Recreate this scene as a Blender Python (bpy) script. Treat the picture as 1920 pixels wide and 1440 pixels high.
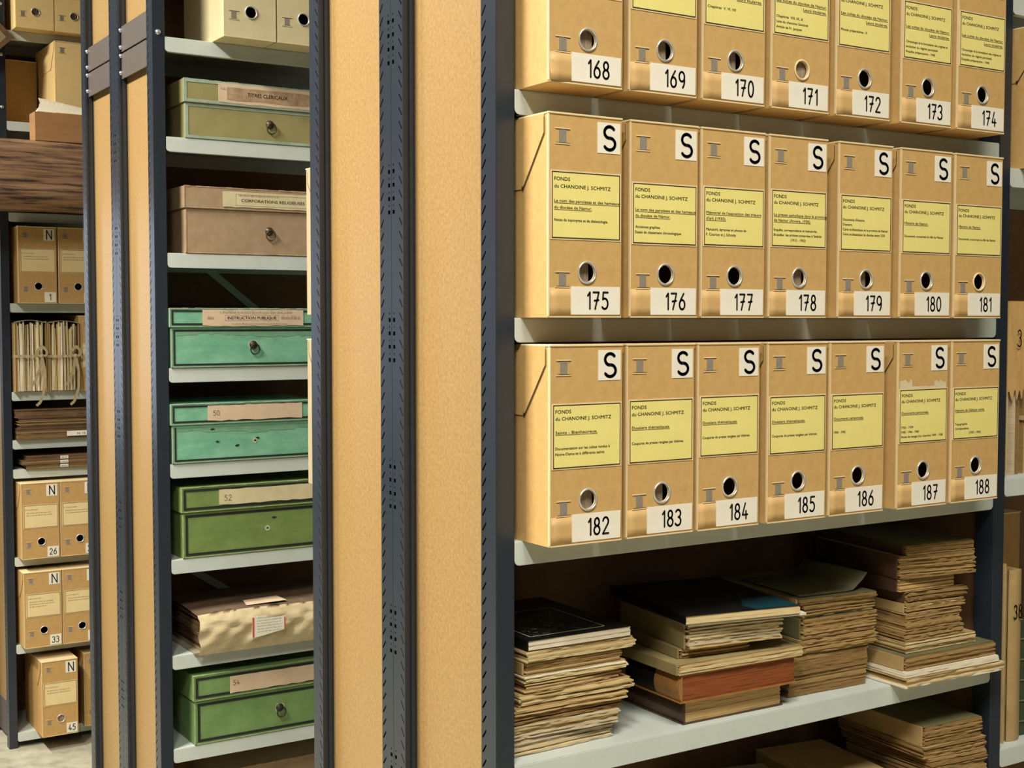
import bpy, bmesh, math, random
from mathutils import Vector, Matrix, Euler

for o in list(bpy.data.objects):
    bpy.data.objects.remove(o)
SC = bpy.context.scene
COL = SC.collection

# ------------------------------------------------------------------ camera
YAW, PITCH = math.radians(57.4538), math.radians(2.7605)
CAM = Vector((-1.136, -1.8298, 1.931))
FWD = Vector((math.cos(YAW) * math.cos(PITCH), math.sin(YAW) * math.cos(PITCH), -math.sin(PITCH)))
RGT = Vector((math.sin(YAW), -math.cos(YAW), 0))
UPV = RGT.cross(FWD)
cam_d = bpy.data.cameras.new('camera')
cam_d.sensor_width = 36
cam_d.lens = 2473.6 / 1920 * 36
cam_d.clip_start = 0.05
cam = bpy.data.objects.new('camera', cam_d)
COL.objects.link(cam)
M = Matrix((RGT, UPV, -FWD)).transposed().to_4x4()
M.translation = CAM
cam.matrix_world = M
SC.camera = cam

# ------------------------------------------------------------------ light
w = bpy.data.worlds.new('world'); SC.world = w; w.use_nodes = True
w.node_tree.nodes['Background'].inputs[0].default_value = (0.9, 0.95, 1, 1)
w.node_tree.nodes['Background'].inputs[1].default_value = 0.3


def area(name, loc, rot, sx, sy, watts, col):
    l = bpy.data.lights.new(name, 'AREA'); l.shape = 'RECTANGLE'
    l.size, l.size_y, l.energy, l.color = sx, sy, watts, col
    o = bpy.data.objects.new(name, l); COL.objects.link(o)
    o.location = loc; o.rotation_euler = rot
    return o


WARM = (1.0, 0.97, 0.88)
for x, y, z, p, sx in ((-1.8, -2.2, 4.85, 118, .3), (-0.2, -2.1, 4.85, 84, 1.2), (-2.0, 0.9, 4.3, 172, .3), (-2.1, 3.1, 4.6, 132, .3), (-2.1, 5.6, 4.6, 75, .3)):  # second entry is an unseen fill lamp added to brighten the box fronts
    o = area('tube_and_fill_light', (x, y, z), (0, math.radians(-15 if x < 0 else 0), 0), sx, 1.2, p, WARM)
    o.data.spread = math.radians(130)          # beams narrowed so the front lamps miss the mid-run box sides

vs = SC.view_settings
vs.view_transform = 'Standard'; vs.look = 'None'; vs.gamma = 1; vs.exposure = 0.0
vs.use_curve_mapping = False
SC.cycles.use_denoising = True
SC.cycles.max_bounces = 8
SC.cycles.diffuse_bounces = 3


# ------------------------------------------------------------------ materials
def srgb(r, g, b):
    f = lambda c: ((c / 255 + 0.055) / 1.055) ** 2.4 if c > 10 else c / 255 / 12.92
    return (f(r), f(g), f(b), 1)


def mat(name, c1, c2=None, scale=30, rough=0.7, metal=0.0, bump=0.0, stretch=(1, 1, 1), detail=4, c3=None, spec=0.5):
    m = bpy.data.materials.new(name); m.use_nodes = True
    nt = m.node_tree; b = nt.nodes['Principled BSDF']
    b.inputs['Roughness'].default_value = rough
    b.inputs['Metallic'].default_value = metal
    b.inputs['Specular IOR Level'].default_value = spec
    b.inputs['Base Color'].default_value = c1
    lo, hi = 0.32, 0.68
    if name == 'old_oak': lo, hi = 0.38, 0.78
    if c2 is None and bump == 0:
        return m
    tc = nt.nodes.new('ShaderNodeTexCoord'); mp = nt.nodes.new('ShaderNodeMapping')
    mp.inputs['Scale'].default_value = stretch
    nt.links.new(tc.outputs['Object'], mp.inputs['Vector'])
    n = nt.nodes.new('ShaderNodeTexNoise'); n.inputs['Scale'].default_value = scale
    n.inputs['Detail'].default_value = detail; n.inputs['Roughness'].default_value = 0.65
    nt.links.new(mp.outputs['Vector'], n.inputs['Vector'])
    if c2 is not None:
        r = nt.nodes.new('ShaderNodeValToRGB')
        e = r.color_ramp.elements
        e[0].position, e[1].position = lo, hi
        e[0].color, e[1].color = c1, c2
        if c3 is not None:
            x = e.new(0.49); x.color = c3
        nt.links.new(n.outputs['Fac'], r.inputs['Fac'])
        nt.links.new(r.outputs['Color'], b.inputs['Base Color'])
    if bump:
        bp = nt.nodes.new('ShaderNodeBump'); bp.inputs['Strength'].default_value = bump
        bp.inputs['Distance'].default_value = 0.003
        nt.links.new(n.outputs['Fac'], bp.inputs['Height'])
        nt.links.new(bp.outputs['Normal'], b.inputs['Normal'])
    return m


STEEL = mat('anthracite_paint', srgb(37, 43, 51), srgb(41, 47, 55), 60, 0.33)
PLATE = mat('brown_grey_paint', srgb(80, 72, 66), srgb(86, 78, 71), 40, 0.5)
SHELFM = mat('light_grey_enamel', srgb(192, 198, 189), srgb(199, 205, 196), 12, 0.38)
BOARD = mat('hardboard', srgb(143, 112, 67), srgb(165, 133, 84), 150, 0.42, detail=5)
BACKB = mat('hardboard_back', srgb(116, 82, 52), srgb(128, 92, 58), 25, 0.75)
BOLT = mat('zinc_bolt', srgb(205, 208, 212), None, rough=0.3, metal=0.8)
KRAFT = mat('kraft_board', srgb(190, 150, 89), srgb(201, 162, 99), 60, 0.72, detail=8)
KRAFTL = mat('kraft_board_pale', srgb(195, 156, 98), srgb(205, 167, 108), 60, 0.72, detail=8)  # slightly paler kraft, used on the tongue
KRAFT2 = mat('kraft_board_brown', srgb(184, 143, 84), srgb(196, 155, 94), 55, 0.72, detail=8)
BUFF = mat('buff_board', srgb(205, 190, 146), srgb(212, 198, 154), 22, 0.72)
BUFFY = mat('yellow_buff_board', srgb(236, 200, 132), srgb(241, 207, 140), 22, 0.72)
CREAM = mat('cream_board', srgb(160, 142, 108), srgb(166, 148, 114), 20, 0.7)
EDGE = mat('card_edge_and_highlight', srgb(222, 196, 146), srgb(230, 206, 158), 40, 0.7)
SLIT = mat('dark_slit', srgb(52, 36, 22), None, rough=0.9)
RING = mat('ring_metal', srgb(222, 220, 214), None, rough=0.3, metal=0.6)
STRAP = mat('grey_webbing', srgb(128, 118, 104), srgb(140, 130, 116), 120, 0.8)
YPAPER = mat('yellow_label_paper', srgb(226, 210, 122), srgb(232, 217, 130), 14, 0.7)
CPAPER = mat('cream_label_paper', srgb(224, 198, 142), srgb(231, 206, 151), 14, 0.7)
WPAPER = mat('white_sticker_paper', srgb(228, 220, 200), srgb(235, 227, 208), 20, 0.65)
PINKP = mat('aged_pink_paper', srgb(204, 176, 146), srgb(214, 188, 158), 18, 0.75)
AGEDP = mat('aged_cream_paper', srgb(214, 200, 158), srgb(200, 184, 142), 20, 0.75)
INK = mat('black_ink', srgb(24, 21, 20), None, rough=0.6)
GREYINK = mat('brown_grey_ink', srgb(96, 78, 52), None, rough=0.7)
PENCIL = mat('pencil', srgb(140, 122, 96), None, rough=0.7)
RED = mat('red_print', srgb(196, 84, 70), None, rough=0.7)
CONTENT = mat('box_papers', srgb(176, 156, 128), srgb(120, 100, 78), 60, 0.8, stretch=(8, 1, 1))
OLIVE = mat('olive_cloth', srgb(140, 131, 82), srgb(152, 142, 90), 16, 0.75)
OLIVEE = mat('grey_green_edge', srgb(160, 174, 150), srgb(142, 156, 132), 30, 0.75)
BROWNC = mat('pinkish_brown_board', srgb(154, 128, 98), srgb(168, 142, 110), 40, 0.75)
BROWNE = mat('brown_board_edge', srgb(148, 116, 86), srgb(184, 156, 122), 40, 0.75)
TEAL = mat('teal_cloth', srgb(96, 158, 126), srgb(134, 188, 154), 12, 0.7, detail=8, stretch=(1, 1, 2.2))
STAIN = mat('dusty_teal', srgb(104, 148, 114), srgb(126, 168, 134), 30, 0.8)
TEALE = mat('teal_edge', srgb(128, 150, 122), srgb(160, 170, 140), 50, 0.75)
GREEN = mat('green_cloth', srgb(100, 120, 60), srgb(122, 142, 74), 12, 0.7, detail=8, stretch=(1, 1, 2))
GREEN2 = mat('leaf_green_cloth', srgb(98, 130, 72), srgb(118, 148, 88), 14, 0.7)
GREENE = mat('green_edge', srgb(118, 140, 88), srgb(156, 168, 118), 50, 0.75)
BLACKL = mat('black_border_line', srgb(26, 30, 26), None, rough=0.7)
BRASS = mat('dark_brass', srgb(92, 80, 58), srgb(70, 62, 46), 60, 0.4, metal=0.6)
IRON = mat('dark_iron', srgb(52, 48, 40), None, rough=0.5, metal=0.5)
KNOBP = mat('worn_patch', srgb(178, 188, 150), None, rough=0.8)
WRAP = mat('wrapping_paper', srgb(204, 186, 146), srgb(178, 158, 118), 18, 0.6, bump=0.9, stretch=(1, 1, 2))
WRAPD = mat('wrapping_paper_top', srgb(96, 76, 56), srgb(112, 90, 66), 16, 0.75)
PG = [mat('page_tan', srgb(200, 174, 122), srgb(178, 148, 96), 60, 0.85, stretch=(.4, .4, 6)),
      mat('page_cream', srgb(220, 200, 152), srgb(200, 176, 124), 60, 0.85, stretch=(.4, .4, 6)),
      mat('page_brown', srgb(154, 120, 68), srgb(124, 94, 50), 60, 0.85, stretch=(.4, .4, 6)),
      mat('page_grey', srgb(206, 190, 158), srgb(182, 162, 126), 60, 0.85, stretch=(.4, .4, 6))]
PG.append(mat('page_dull_tan', srgb(176, 144, 90), srgb(148, 116, 66), 60, 0.85, stretch=(.4, .4, 6)))
PGW = mat('page_white', srgb(232, 222, 196), srgb(222, 208, 178), 60, 0.8, stretch=(.4, .4, 6))
PGO = mat('page_red_stained', srgb(146, 76, 28), srgb(118, 57, 18), 50, 0.7, stretch=(.3, .3, 6))
PGS = mat('page_smooth_tan', srgb(214, 178, 118), srgb(200, 164, 106), 70, 0.8, stretch=(.3, .3, 5))
COVBLK = mat('black_gloss_cover', srgb(22, 20, 20), None, rough=0.4, spec=0.25)
COVBLU = mat('blue_cover', srgb(18, 66, 76), srgb(14, 50, 60), 5, 0.35)
COVOLV = mat('olive_paper_cover', srgb(134, 118, 76), srgb(150, 132, 86), 16, 0.75)
COVGRN = mat('green_grey_cover', srgb(92, 88, 56), srgb(108, 102, 66), 14, 0.7)
COVDRK = mat('dark_brown_cover', srgb(66, 46, 30), srgb(88, 62, 40), 18, 0.6)
COVTAN = mat('tan_paper_cover', srgb(176, 146, 96), srgb(160, 130, 82), 18, 0.8)
COVGRY = mat('grey_paper_cover', srgb(150, 138, 110), srgb(138, 126, 98), 18, 0.8)
LEATH = mat('tan_leather', srgb(158, 112, 58), srgb(132, 90, 44), 22, 0.55)
COVWHT = mat('white_paper_cover', srgb(226, 216, 190), None, rough=0.6)
BOOKGRN = mat('dark_green_cloth', srgb(46, 58, 34), srgb(56, 68, 40), 30, 0.6)
FOLDM = mat('brown_folder_card', srgb(118, 88, 58), srgb(98, 72, 46), 20, 0.7)
RIBBON = mat('cotton_tape', srgb(178, 158, 120), srgb(160, 140, 104), 80, 0.85)
TIMBER = mat('old_oak', srgb(50, 32, 20), srgb(176, 136, 98), 9, 0.75, bump=1.0, stretch=(.4, 3, 7), detail=12, c3=srgb(126, 92, 64))
TRAYW = mat('tray_wood', srgb(170, 124, 76), srgb(154, 110, 66), 6, 0.6, stretch=(1, 1, 6))
CONC = mat('concrete', srgb(176, 172, 150), srgb(138, 133, 114), 11, 0.6, detail=10, c3=srgb(166, 161, 138))
DAYL = mat('daylit_glass', (0.6, 0.75, 1, 1), None, rough=0.2)
_b = DAYL.node_tree.nodes['Principled BSDF']
_b.inputs['Emission Color'].default_value = (0.78, 0.87, 1, 1); _b.inputs['Emission Strength'].default_value = 4
PLASTER = mat('wall_plaster', srgb(104, 98, 90), srgb(96, 90, 82), 5, 0.85)


# ------------------------------------------------------------------ mesh helpers
class MB:
    def __init__(s):
        s.v, s.f, s.m, s.mats = [], [], [], []

    def mi(s, m):
        if m not in s.mats:
            s.mats.append(m)
        return s.mats.index(m)

    def poly(s, pts, m):
        i = len(s.v); s.v += [tuple(p) for p in pts]
        s.f.append(tuple(range(i, i + len(pts)))); s.m.append(s.mi(m))

    def box(s, x0, x1, y0, y1, z0, z1, m, skip=''):
        i = len(s.v)
        s.v += [(x0, y0, z0), (x1, y0, z0), (x1, y1, z0), (x0, y1, z0), (x0, y0, z1), (x1, y0, z1), (x1, y1, z1), (x0, y1, z1)]
        F = {'b': (0, 3, 2, 1), 't': (4, 5, 6, 7), 'f': (0, 1, 5, 4), 'r': (1, 2, 6, 5), 'k': (2, 3, 7, 6), 'l': (3, 0, 4, 7)}
        for k, q in F.items():
            if k not in skip:
                s.f.append(tuple(i + a for a in q)); s.m.append(s.mi(m))

    def prism(s, pts, fn, d0, d1, m):
        """pts = 2D outline, fn(a,b,d) -> xyz, extruded from d0 to d1"""
        n = len(pts); i = len(s.v)
        s.v += [fn(a, b, d0) for a, b in pts] + [fn(a, b, d1) for a, b in pts]
        k = s.mi(m)
        s.f.append(tuple(range(i, i + n))); s.m.append(k)
        s.f.append(tuple(range(i + 2 * n - 1, i + n - 1, -1))); s.m.append(k)
        for a in range(n):
            b = (a + 1) % n
            s.f.append((i + a, i + n + a, i + n + b, i + b)); s.m.append(k)

    def tube(s, path, r, m, n=10, closed=False):
        k = s.mi(m); i = len(s.v); P = [Vector(p) for p in path]; c = len(P)
        for j, p in enumerate(P):
            t = (P[(j + 1) % c] - P[j - 1]) if closed else (P[min(j + 1, c - 1)] - P[max(j - 1, 0)])
            t.normalize()
            a = t.cross(Vector((0.31, 0.17, 0.93)))
            if a.length < 0.05: a = t.cross(Vector((1, 0, 0)))
            a.normalize(); b = t.cross(a)
            for q in range(n):
                th = 2 * math.pi * q / n
                s.v.append(tuple(p + a * math.cos(th) * r + b * math.sin(th) * r))
        for j in range(c if closed else c - 1):
            j2 = (j + 1) % c
            for q in range(n):
                q2 = (q + 1) % n
                s.f.append((i + j * n + q, i + j * n + q2, i + j2 * n + q2, i + j2 * n + q)); s.m.append(k)
        if not closed:
            s.f.append(tuple(range(i, i + n))); s.m.append(k)
            s.f.append(tuple(range(i + (c - 1) * n, i + c * n))); s.m.append(k)

    def dome(s, c, ax, r, m, n=10, h=0.6):
        """bolt / knob head: dome along axis ax ('x','y') pointing to negative"""
        k = s.mi(m); i = len(s.v); rings = 4
        for j in range(rings):
            a = j / rings * math.pi / 2
            for q in range(n):
                th = 2 * math.pi * q / n
                u, w_, d = r * math.cos(a) * math.cos(th), r * math.cos(a) * math.sin(th), -r * h * math.sin(a)
                s.v.append((c[0] + d, c[1] + u, c[2] + w_) if ax == 'x' else (c[0] + u, c[1] + d, c[2] + w_))
        tip = (c[0] - r * h, c[1], c[2]) if ax == 'x' else (c[0], c[1] - r * h, c[2])
        s.v.append(tip); ti = len(s.v) - 1
        for j in range(rings - 1):
            for q in range(n):
                q2 = (q + 1) % n
                s.f.append((i + j * n + q, i + j * n + q2, i + (j + 1) * n + q2, i + (j + 1) * n + q)); s.m.append(k)
        for q in range(n):
            s.f.append((i + (rings - 1) * n + q, i + (rings - 1) * n + (q + 1) % n, ti)); s.m.append(k)

    def quadf(s, x0, x1, z0, z1, y, m):
        s.poly([(x0, y, z0), (x1, y, z0), (x1, y, z1), (x0, y, z1)], m)

    def build(s, name, parent=None, smooth=False, bevel=0):
        me = bpy.data.meshes.new(name)
        me.from_pydata(s.v, [], s.f)
        for m in s.mats: me.materials.append(m)
        for p, k in zip(me.polygons, s.m): p.material_index = k
        me.validate(); me.update()
        if smooth:
            for p in me.polygons: p.use_smooth = True
        o = bpy.data.objects.new(name, me); COL.objects.link(o)
        if parent is not None: o.parent = parent
        if bevel:
            b = o.modifiers.new('bevel', 'BEVEL'); b.width = bevel; b.segments = 2; b.limit_method = 'ANGLE'
        return o


def thing(name, label, cat, loc=(0, 0, 0), rz=0, group=None):
    o = bpy.data.objects.new(name, None); COL.objects.link(o)
    o.empty_display_size = 0.05
    o.location = loc; o.rotation_euler = (0, 0, rz)
    o['label'] = label; o['category'] = cat
    if group: o['group'] = group
    return o


def tag(o, label, cat, group=None):
    o['label'] = label; o['category'] = cat
    if group: o['group'] = group
    return o


def struct(o):
    o['kind'] = 'structure'; return o


# ------------------------------------------------------------------ lettering
_fc = bpy.data.curves.new('lettering', 'FONT'); _fc.resolution_u = 2; _fc.offset = 0.0
_fo = bpy.data.objects.new('lettering', _fc); COL.objects.link(_fo)
_cache = {}


def glyphs(sx):
    if sx not in _cache:
        _fc.body = sx
        dg = bpy.context.evaluated_depsgraph_get(); dg.update()
        me = bpy.data.meshes.new_from_object(_fo.evaluated_get(dg))
        V = [(v.co.x, v.co.y) for v in me.vertices]; Fc = [tuple(p.vertices) for p in me.polygons]
        bpy.data.meshes.remove(me)
        _cache[sx] = (V, Fc)
    return _cache[sx]


CAPH = 0.73


def text(b, sx, x, z, width, cap, y, m, under=False, slope=0.0):
    """text from x, baseline z; squeezed to width; cap height cap"""
    V, Fc = glyphs(sx)
    if not V: return
    a0 = min(v[0] for v in V); a1 = max(v[0] for v in V)
    kx = width / (a1 - a0); kz = cap / CAPH
    k = b.mi(m)
    for sh in (0, .00028):          # struck twice: heavier ink
        i = len(b.v)
        b.v += [(x + sh + (p - a0) * kx, y, z + q * kz) for p, q in V]
        for f in Fc:
            b.f.append(tuple(i + j for j in f)); b.m.append(k)
    if under:
        b.quadf(x, x + width, z - cap * 0.42, z - cap * 0.24, y, m)


def arc(cx, cy, rx, ry, a0, a1, n=10):
    return [(cx + rx * math.cos(math.radians(a0 + (a1 - a0) * i / n)), cy + ry * math.sin(math.radians(a0 + (a1 - a0) * i / n))) for i in range(n + 1)]


GL = {
    '0': [arc(.25, .5, .25, .5, 0, 360, 20)],
    '1': [[(.04, .8), (.22, 1), (.22, 0)]],
    '2': [arc(.25, .74, .24, .26, 170, -40, 10) + [(.0, 0), (.5, 0)]],
    '3': [arc(.22, .76, .24, .24, 150, -80, 10) + arc(.2, .27, .28, .27, 80, -150, 12)],
    '4': [[(.28, 1), (.0, .25), (.52, .25)], [(.36, .5), (.36, -.02)]],
    '5': [[(.5, 1), (.1, 1), (.06, .58)] + arc(.22, .32, .28, .32, 110, -140, 12)],
    '6': [[(.4, 1), (.12, .62)] + arc(.25, .3, .25, .3, 160, 520, 18)],
    '7': [[(0, 1), (.48, 1), (.16, 0)], [(.1, .5), (.46, .54)]],
    '8': [arc(.25, .76, .2, .24, 0, 360, 16), arc(.25, .26, .25, .26, 0, 360, 16)],
    '9': [arc(.25, .7, .25, .3, 0, 360, 18), arc(.25, .5, .25, .5, 0, -70, 6)],
    'S': [arc(.25, .75, .24, .25, 35, 250, 12) + arc(.25, .26, .26, .26, 70, -150, 12)],
    'N': [[(0, 0), (0, 1), (.55, 0), (.55, 1)]],
}


def strokes(b, s, x, z, h, wd, y, m, adv=0.78, kx=1.0):
    """hand-lettered figures with round-ended strokes"""
    for ch in s:
        for path in GL.get(ch, []):
            P = [(x + p * h * kx, z + q * h) for p, q in path]
            for (ax, az), (bx_, bz) in zip(P, P[1:]):
                dx, dz = bx_ - ax, bz - az; L = math.hypot(dx, dz) or 1
                nx, nz = -dz / L * wd / 2, dx / L * wd / 2
                b.poly([(ax + nx, y, az + nz), (bx_ + nx, y, bz + nz), (bx_ - nx, y, bz - nz), (ax - nx, y, az - nz)], m)
            for (ax, az) in P:
                b.poly([(ax + wd / 2 * math.cos(t * math.pi / 4), y, az + wd / 2 * math.sin(t * math.pi / 4)) for t in range(8)], m)
        x += (0.52 if ch == '1' else adv) * h * kx


def scribble(b, x, z, width, cap, y, m, rnd):
    """lines of print too small to read: word-long ticks"""
    t = x
    while t < x + width:
        wl = rnd.uniform(.004, .012)
        e = min(t + wl, x + width)
        u = t
        while u < e - .0004:
            hh = cap * rnd.choice((.55, .6, 1.0, .6))
            b.quadf(u, u + .0006, z, z + hh, y, m); u += .0013
        t = e + .0022


# ------------------------------------------------------------------ room
def room():
    X0, X1, Y0, Y1, Z1 = -4.2, 6.5, -4.5, 8.0, 5.4
    def slab(n, *a, m=PLASTER):
        b = MB(); b.box(*a, m); struct(b.build(n))
    slab('floor', X0, X1, Y0, Y1, -.1, 0, m=CONC)
    slab('ceiling', X0, X1, Y0, Y1, Z1, Z1 + .1)
    slab('wall_left', X0 - .1, X0, Y0, Y1, 0, Z1)
    slab('wall_right', X1, X1 + .1, Y0, Y1, 0, Z1)
    slab('wall_back', X0, X1, Y1, Y1 + .1, 0, Z1)
    slab('wall_front', X0, X1, Y0 - .1, Y0, 0, Z1)
    # daylight window in the far wall, at the end of the cross aisle
    b = MB(); x0, x1, z0, z1, y = -2.55, -1.5, 1.2, 2.8, 7.93
    for a in ((x0 - .06, x0, z0 - .06, z1 + .06), (x1, x1 + .06, z0 - .06, z1 + .06), (x0, x1, z1, z1 + .06), (x0, x1, z0 - .06, z0), (-2.045, -2.005, z0, z1)):
        b.box(a[0], a[1], y - .03, 8.0, a[2], a[3], PLASTER)
    f = struct(b.build('window_1'))
    b = MB(); b.box(x0, x1, y + .01, y + .02, z0, z1, DAYL); b.build('pane', f)
room()


# ------------------------------------------------------------------ shelving
PD = 0.046      # post depth along the unit end
UD = 0.366      # depth of one unit
REC = 0.026     # panel recess


def slot_cell(b, fn, v0, v1, z0, z1, q, m, t=0.002):
    """rectangle v0..v1 x z0..z1 at x=0 with a four-cornered opening q, the sheet's edge shown in the opening"""
    o = [(v0, z0), (v1, z0), (v1, z1), (v0, z1)]
    for i in range(4):
        j = (i + 1) % 4
        b.poly([fn(0, *o[i]), fn(0, *o[j]), fn(0, *q[j]), fn(0, *q[i])], m)
        b.poly([fn(0, *q[i]), fn(0, *q[j]), fn(t, *q[j]), fn(t, *q[i])], m)


def post(parent, x0, yo, sg, ztop, slots=True, squares=None, mirror=1, bolts=(), zlo=0.0):
    """upright; outer face at y=yo, body reaching in direction sg (+1/-1) along y, slotted face at x=x0"""
    fn = lambda x, v, z: (x0 + x, yo + sg * v, z)
    b = MB(); m = STEEL
    W = 0.0363
    if slots:
        p = 0.025; z = zlo
        sq = squares or []
        while z < ztop - 1e-6:
            z1 = min(z + p, ztop)
            if z1 - z > .02:
                zc = z + .0125
                slot_cell(b, fn, .024, PD, z, z1, [(.0405, zc - .0085), (.0438, zc - .0065), (.0318, zc + .0085), (.0290, zc + .0065)], m)
                if any(a - .05 < zc < a + .05 for a in sq):
                    slot_cell(b, fn, 0, .024, z, z + p / 2, [(.004, z + .003), (.0125, z + .003), (.0125, z + .0105), (.004, z + .0105)], m)
                    slot_cell(b, fn, 0, .024, z + p / 2, z1, [(.0065, z + .017), (.0095, z + .017), (.0095, z + .0205), (.0065, z + .0205)], m)
                else:
                    b.poly([fn(0, 0, z), fn(0, .024, z), fn(0, .024, z1), fn(0, 0, z1)], m)
            else:
                b.poly([fn(0, 0, z), fn(0, PD, z), fn(0, PD, z1), fn(0, 0, z1)], m)
            z = z1
    else:
        b.poly([fn(0, 0, zlo), fn(0, PD, zlo), fn(0, PD, ztop), fn(0, 0, ztop)], m)
    # outer face, far return, inner ribbed face
    prof_o = [(0, 0), (.0015, -.0006), (W - .0015, -.0006), (W, 0), (W, PD)]
    prof_i = [(0, PD), (.006, PD), (.008, PD - .004), (.0125, PD - .004), (.0145, PD), (.021, PD), (.0225, PD - .002), (W, PD - .002), (W, PD)]
    for pr in (prof_o, prof_i):
        for (a, c), (d, e) in zip(pr, pr[1:]):
            b.poly([fn(a, c, zlo), fn(d, e, zlo), fn(d, e, ztop), fn(a, c, ztop)], m)
    b.poly([fn(0, 0, ztop), fn(W, 0, ztop), fn(W, PD, ztop), fn(0, PD, ztop)], m)
    o = b.build('post', parent)
    for (kind, a, z) in bolts:
        bb = MB()
        if kind == 'front': bb.dome((x0 + a, yo - .0006, z), 'y', .008, BOLT)
        else: bb.dome((x0 + a, yo + sg * (PD), z), 'y', .007, BOLT)
        bb.build('bolt', o, smooth=True)
    return o


def rlip(x0, x1, z0, z1, r=.009):
    return [(x0, z1), (x0, z0 + r)] + [(x0 + r - r * math.cos(math.radians(a)), z0 + r - r * math.sin(math.radians(a))) for a in (30, 60)] + [(x0 + r, z0), (x1 - r, z0)] + \
        [(x1 - r + r * math.sin(math.radians(a)), z0 + r - r * math.cos(math.radians(a))) for a in (30, 60)] + [(x1, z0 + r), (x1, z1)]


LIP = 0.0408


def shelf(parent, x0, x1, yf, sg, zt):
    b = MB(); d = UD - .004
    fy = lambda a, z, v: (a, yf + sg * v, z)
    b.prism(rlip(x0, x1, zt - LIP, zt - .002), fy, 0, .0016, SHELFM)
    b.prism(rlip(x0, x1, zt - LIP, zt - .002), fy, d - .0016, d, SHELFM)
    y0, y1 = sorted((yf + sg * .0008, yf + sg * (d - .0008)))
    b.box(x0, x1, y0, y1, zt - .0022, zt, SHELFM)
    # folded return under the front edge
    y0, y1 = sorted((yf + sg * .0016, yf + sg * .016))
    b.box(x0 + .012, x1 - .012, y0, y1, zt - LIP, zt - LIP + .0014, SHELFM)
    return b.build('shelf', parent, bevel=.0009)


def unit(name, label, x0, yf, sg, ztop, bays, squares, plates=True, back=True, fbolts=(), brace=None, group='steel shelving units'):
    """one single-sided run of shelving. bays = list of (x_left, x_right, [shelf tops])"""
    root = thing(name, label, 'shelving', (x0, yf, 0), 0, group)
    inv = Vector((-x0, -yf, 0))
    made = []
    yb = yf + sg * UD
    rb = [('rib', .009, z) for z in (2.66, 2.71, 2.735, 2.785)] if plates else []
    made.append(post(root, x0, yf, sg, ztop, bolts=[('front', a, z) for a, z in fbolts] + (rb if sg < 0 else [])))
    made.append(post(root, x0, yb, -sg, ztop, squares=squares, bolts=rb if sg > 0 else []))
    # end panel, kick plate, joining plates
    y0, y1 = sorted((yf + sg * (PD - .004), yb - sg * (PD - .004)))
    b = MB(); b.box(x0 + REC, x0 + REC + .004, y0, y1, .17, ztop - .02, BOARD); made.append(b.build('end_panel', root))
    b = MB(); b.box(x0 + REC - .004, x0 + REC, y0, y1, .02, .175, PLATE); made.append(b.build('kick_plate', root))
    if plates:
        for za, zb in ((2.642, 2.7165), (2.7215, 2.796)):
            b = MB(); b.box(x0 + .010, x0 + .014, y0 - .0, y1 + .0, za, zb, PLATE); made.append(b.build('joining_plate', root, bevel=.001))
    for bi, (xa, xb, tops) in enumerate(bays):
        if bi or True:
            made.append(post(root, xb, yf, sg, ztop, slots=False)); made.append(post(root, xb, yb, -sg, ztop, slots=False))
            b = MB(); b.box(xb + .012, xb + .016, y0, y1, .17, ztop - .02, BACKB); made.append(b.build('divider_panel', root))
        if back:
            yk = yb - sg * .003
            a, c = sorted((yk, yk + sg * .0025))
            b = MB(); b.box(xa - .01, xb + .01, a, c, .05, ztop - .02, BACKB); made.append(b.build('back_panel', root))
        for t in tops:
            made.append(shelf(root, xa + .0008, xb - .0015, yf, sg, t))
    for br in (brace or []):
        (xa_, za_), (xb_, zb_) = br
        yk = yb - sg * .006
        dx, dz = xb_ - xa_, zb_ - za_; L = math.hypot(dx, dz); nx, nz = -dz / L * .011, dx / L * .011
        b = MB(); b.prism([(xa_ + nx, za_ + nz), (xb_ + nx, zb_ + nz), (xb_ - nx, zb_ - nz), (xa_ - nx, za_ - nz)], lambda p, q, d: (p, yk + d, q), -.0015, .0015, SHELFM)
        made.append(b.build('cross_brace', root))
    for o in made:            # meshes were written in room coordinates: bring them to the unit's base
        o.data.transform(Matrix.Translation(inv))
        for c in o.children: c.data.transform(Matrix.Translation(inv))
    return root


YM, YL, XL = 1.7882, 4.324, 0.1069
XA, XB = 0.0363, 1.2658
NEAR = [2.69, 2.3084, 1.9352, 1.5639, 1.1863, 0.808, 0.43, 0.09]
RIGHT = [2.6262, 2.2584, 1.588, 0.9892, 0.5, 0.09]
SQ = [.24, .515, .79, 1.065, 1.345, 1.62, 1.89, 2.165, 2.44]
unit('shelving_unit', 'nearest dark grey steel shelving run with numbered kraft boxes and book stacks on it', 0, 0, 1, 3.2,
     [(XA, XB, NEAR), (XB + .0363, XB + .0363 + 1.2295, RIGHT)], SQ)
unit('shelving_unit', 'steel shelving run standing back to back behind the numbered kraft boxes', 0, 2 * UD + .0015, -1, 3.2,
     [(XA, XB, [2.66, 2.31, 1.943, 1.574, 1.19, .8, .43, .09])], SQ)
MID = [3.09, 2.7136, 2.4401, 2.1187, 1.7975, 1.5277, 1.2571, 0.9845, 0.7173, 0.36, 0.09]
unit('shelving_unit', 'middle steel shelving run holding old green and brown lidded boxes', 0, YM, 1, 3.5,
     [(XA, XB, MID)], SQ, fbolts=[(.018, 2.723)], brace=[((.28, 2.09), (.62, 1.82)), ((.12, 1.22), (.42, 1.02))])
unit('shelving_unit', 'steel shelving run backing onto the run of old green lidded boxes', 0, YM + 2 * UD + .0015, -1, 3.5,
     [(XA, XB, [2.7, 2.3, 1.9, 1.5, 1.1, .7, .09])], SQ)
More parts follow.
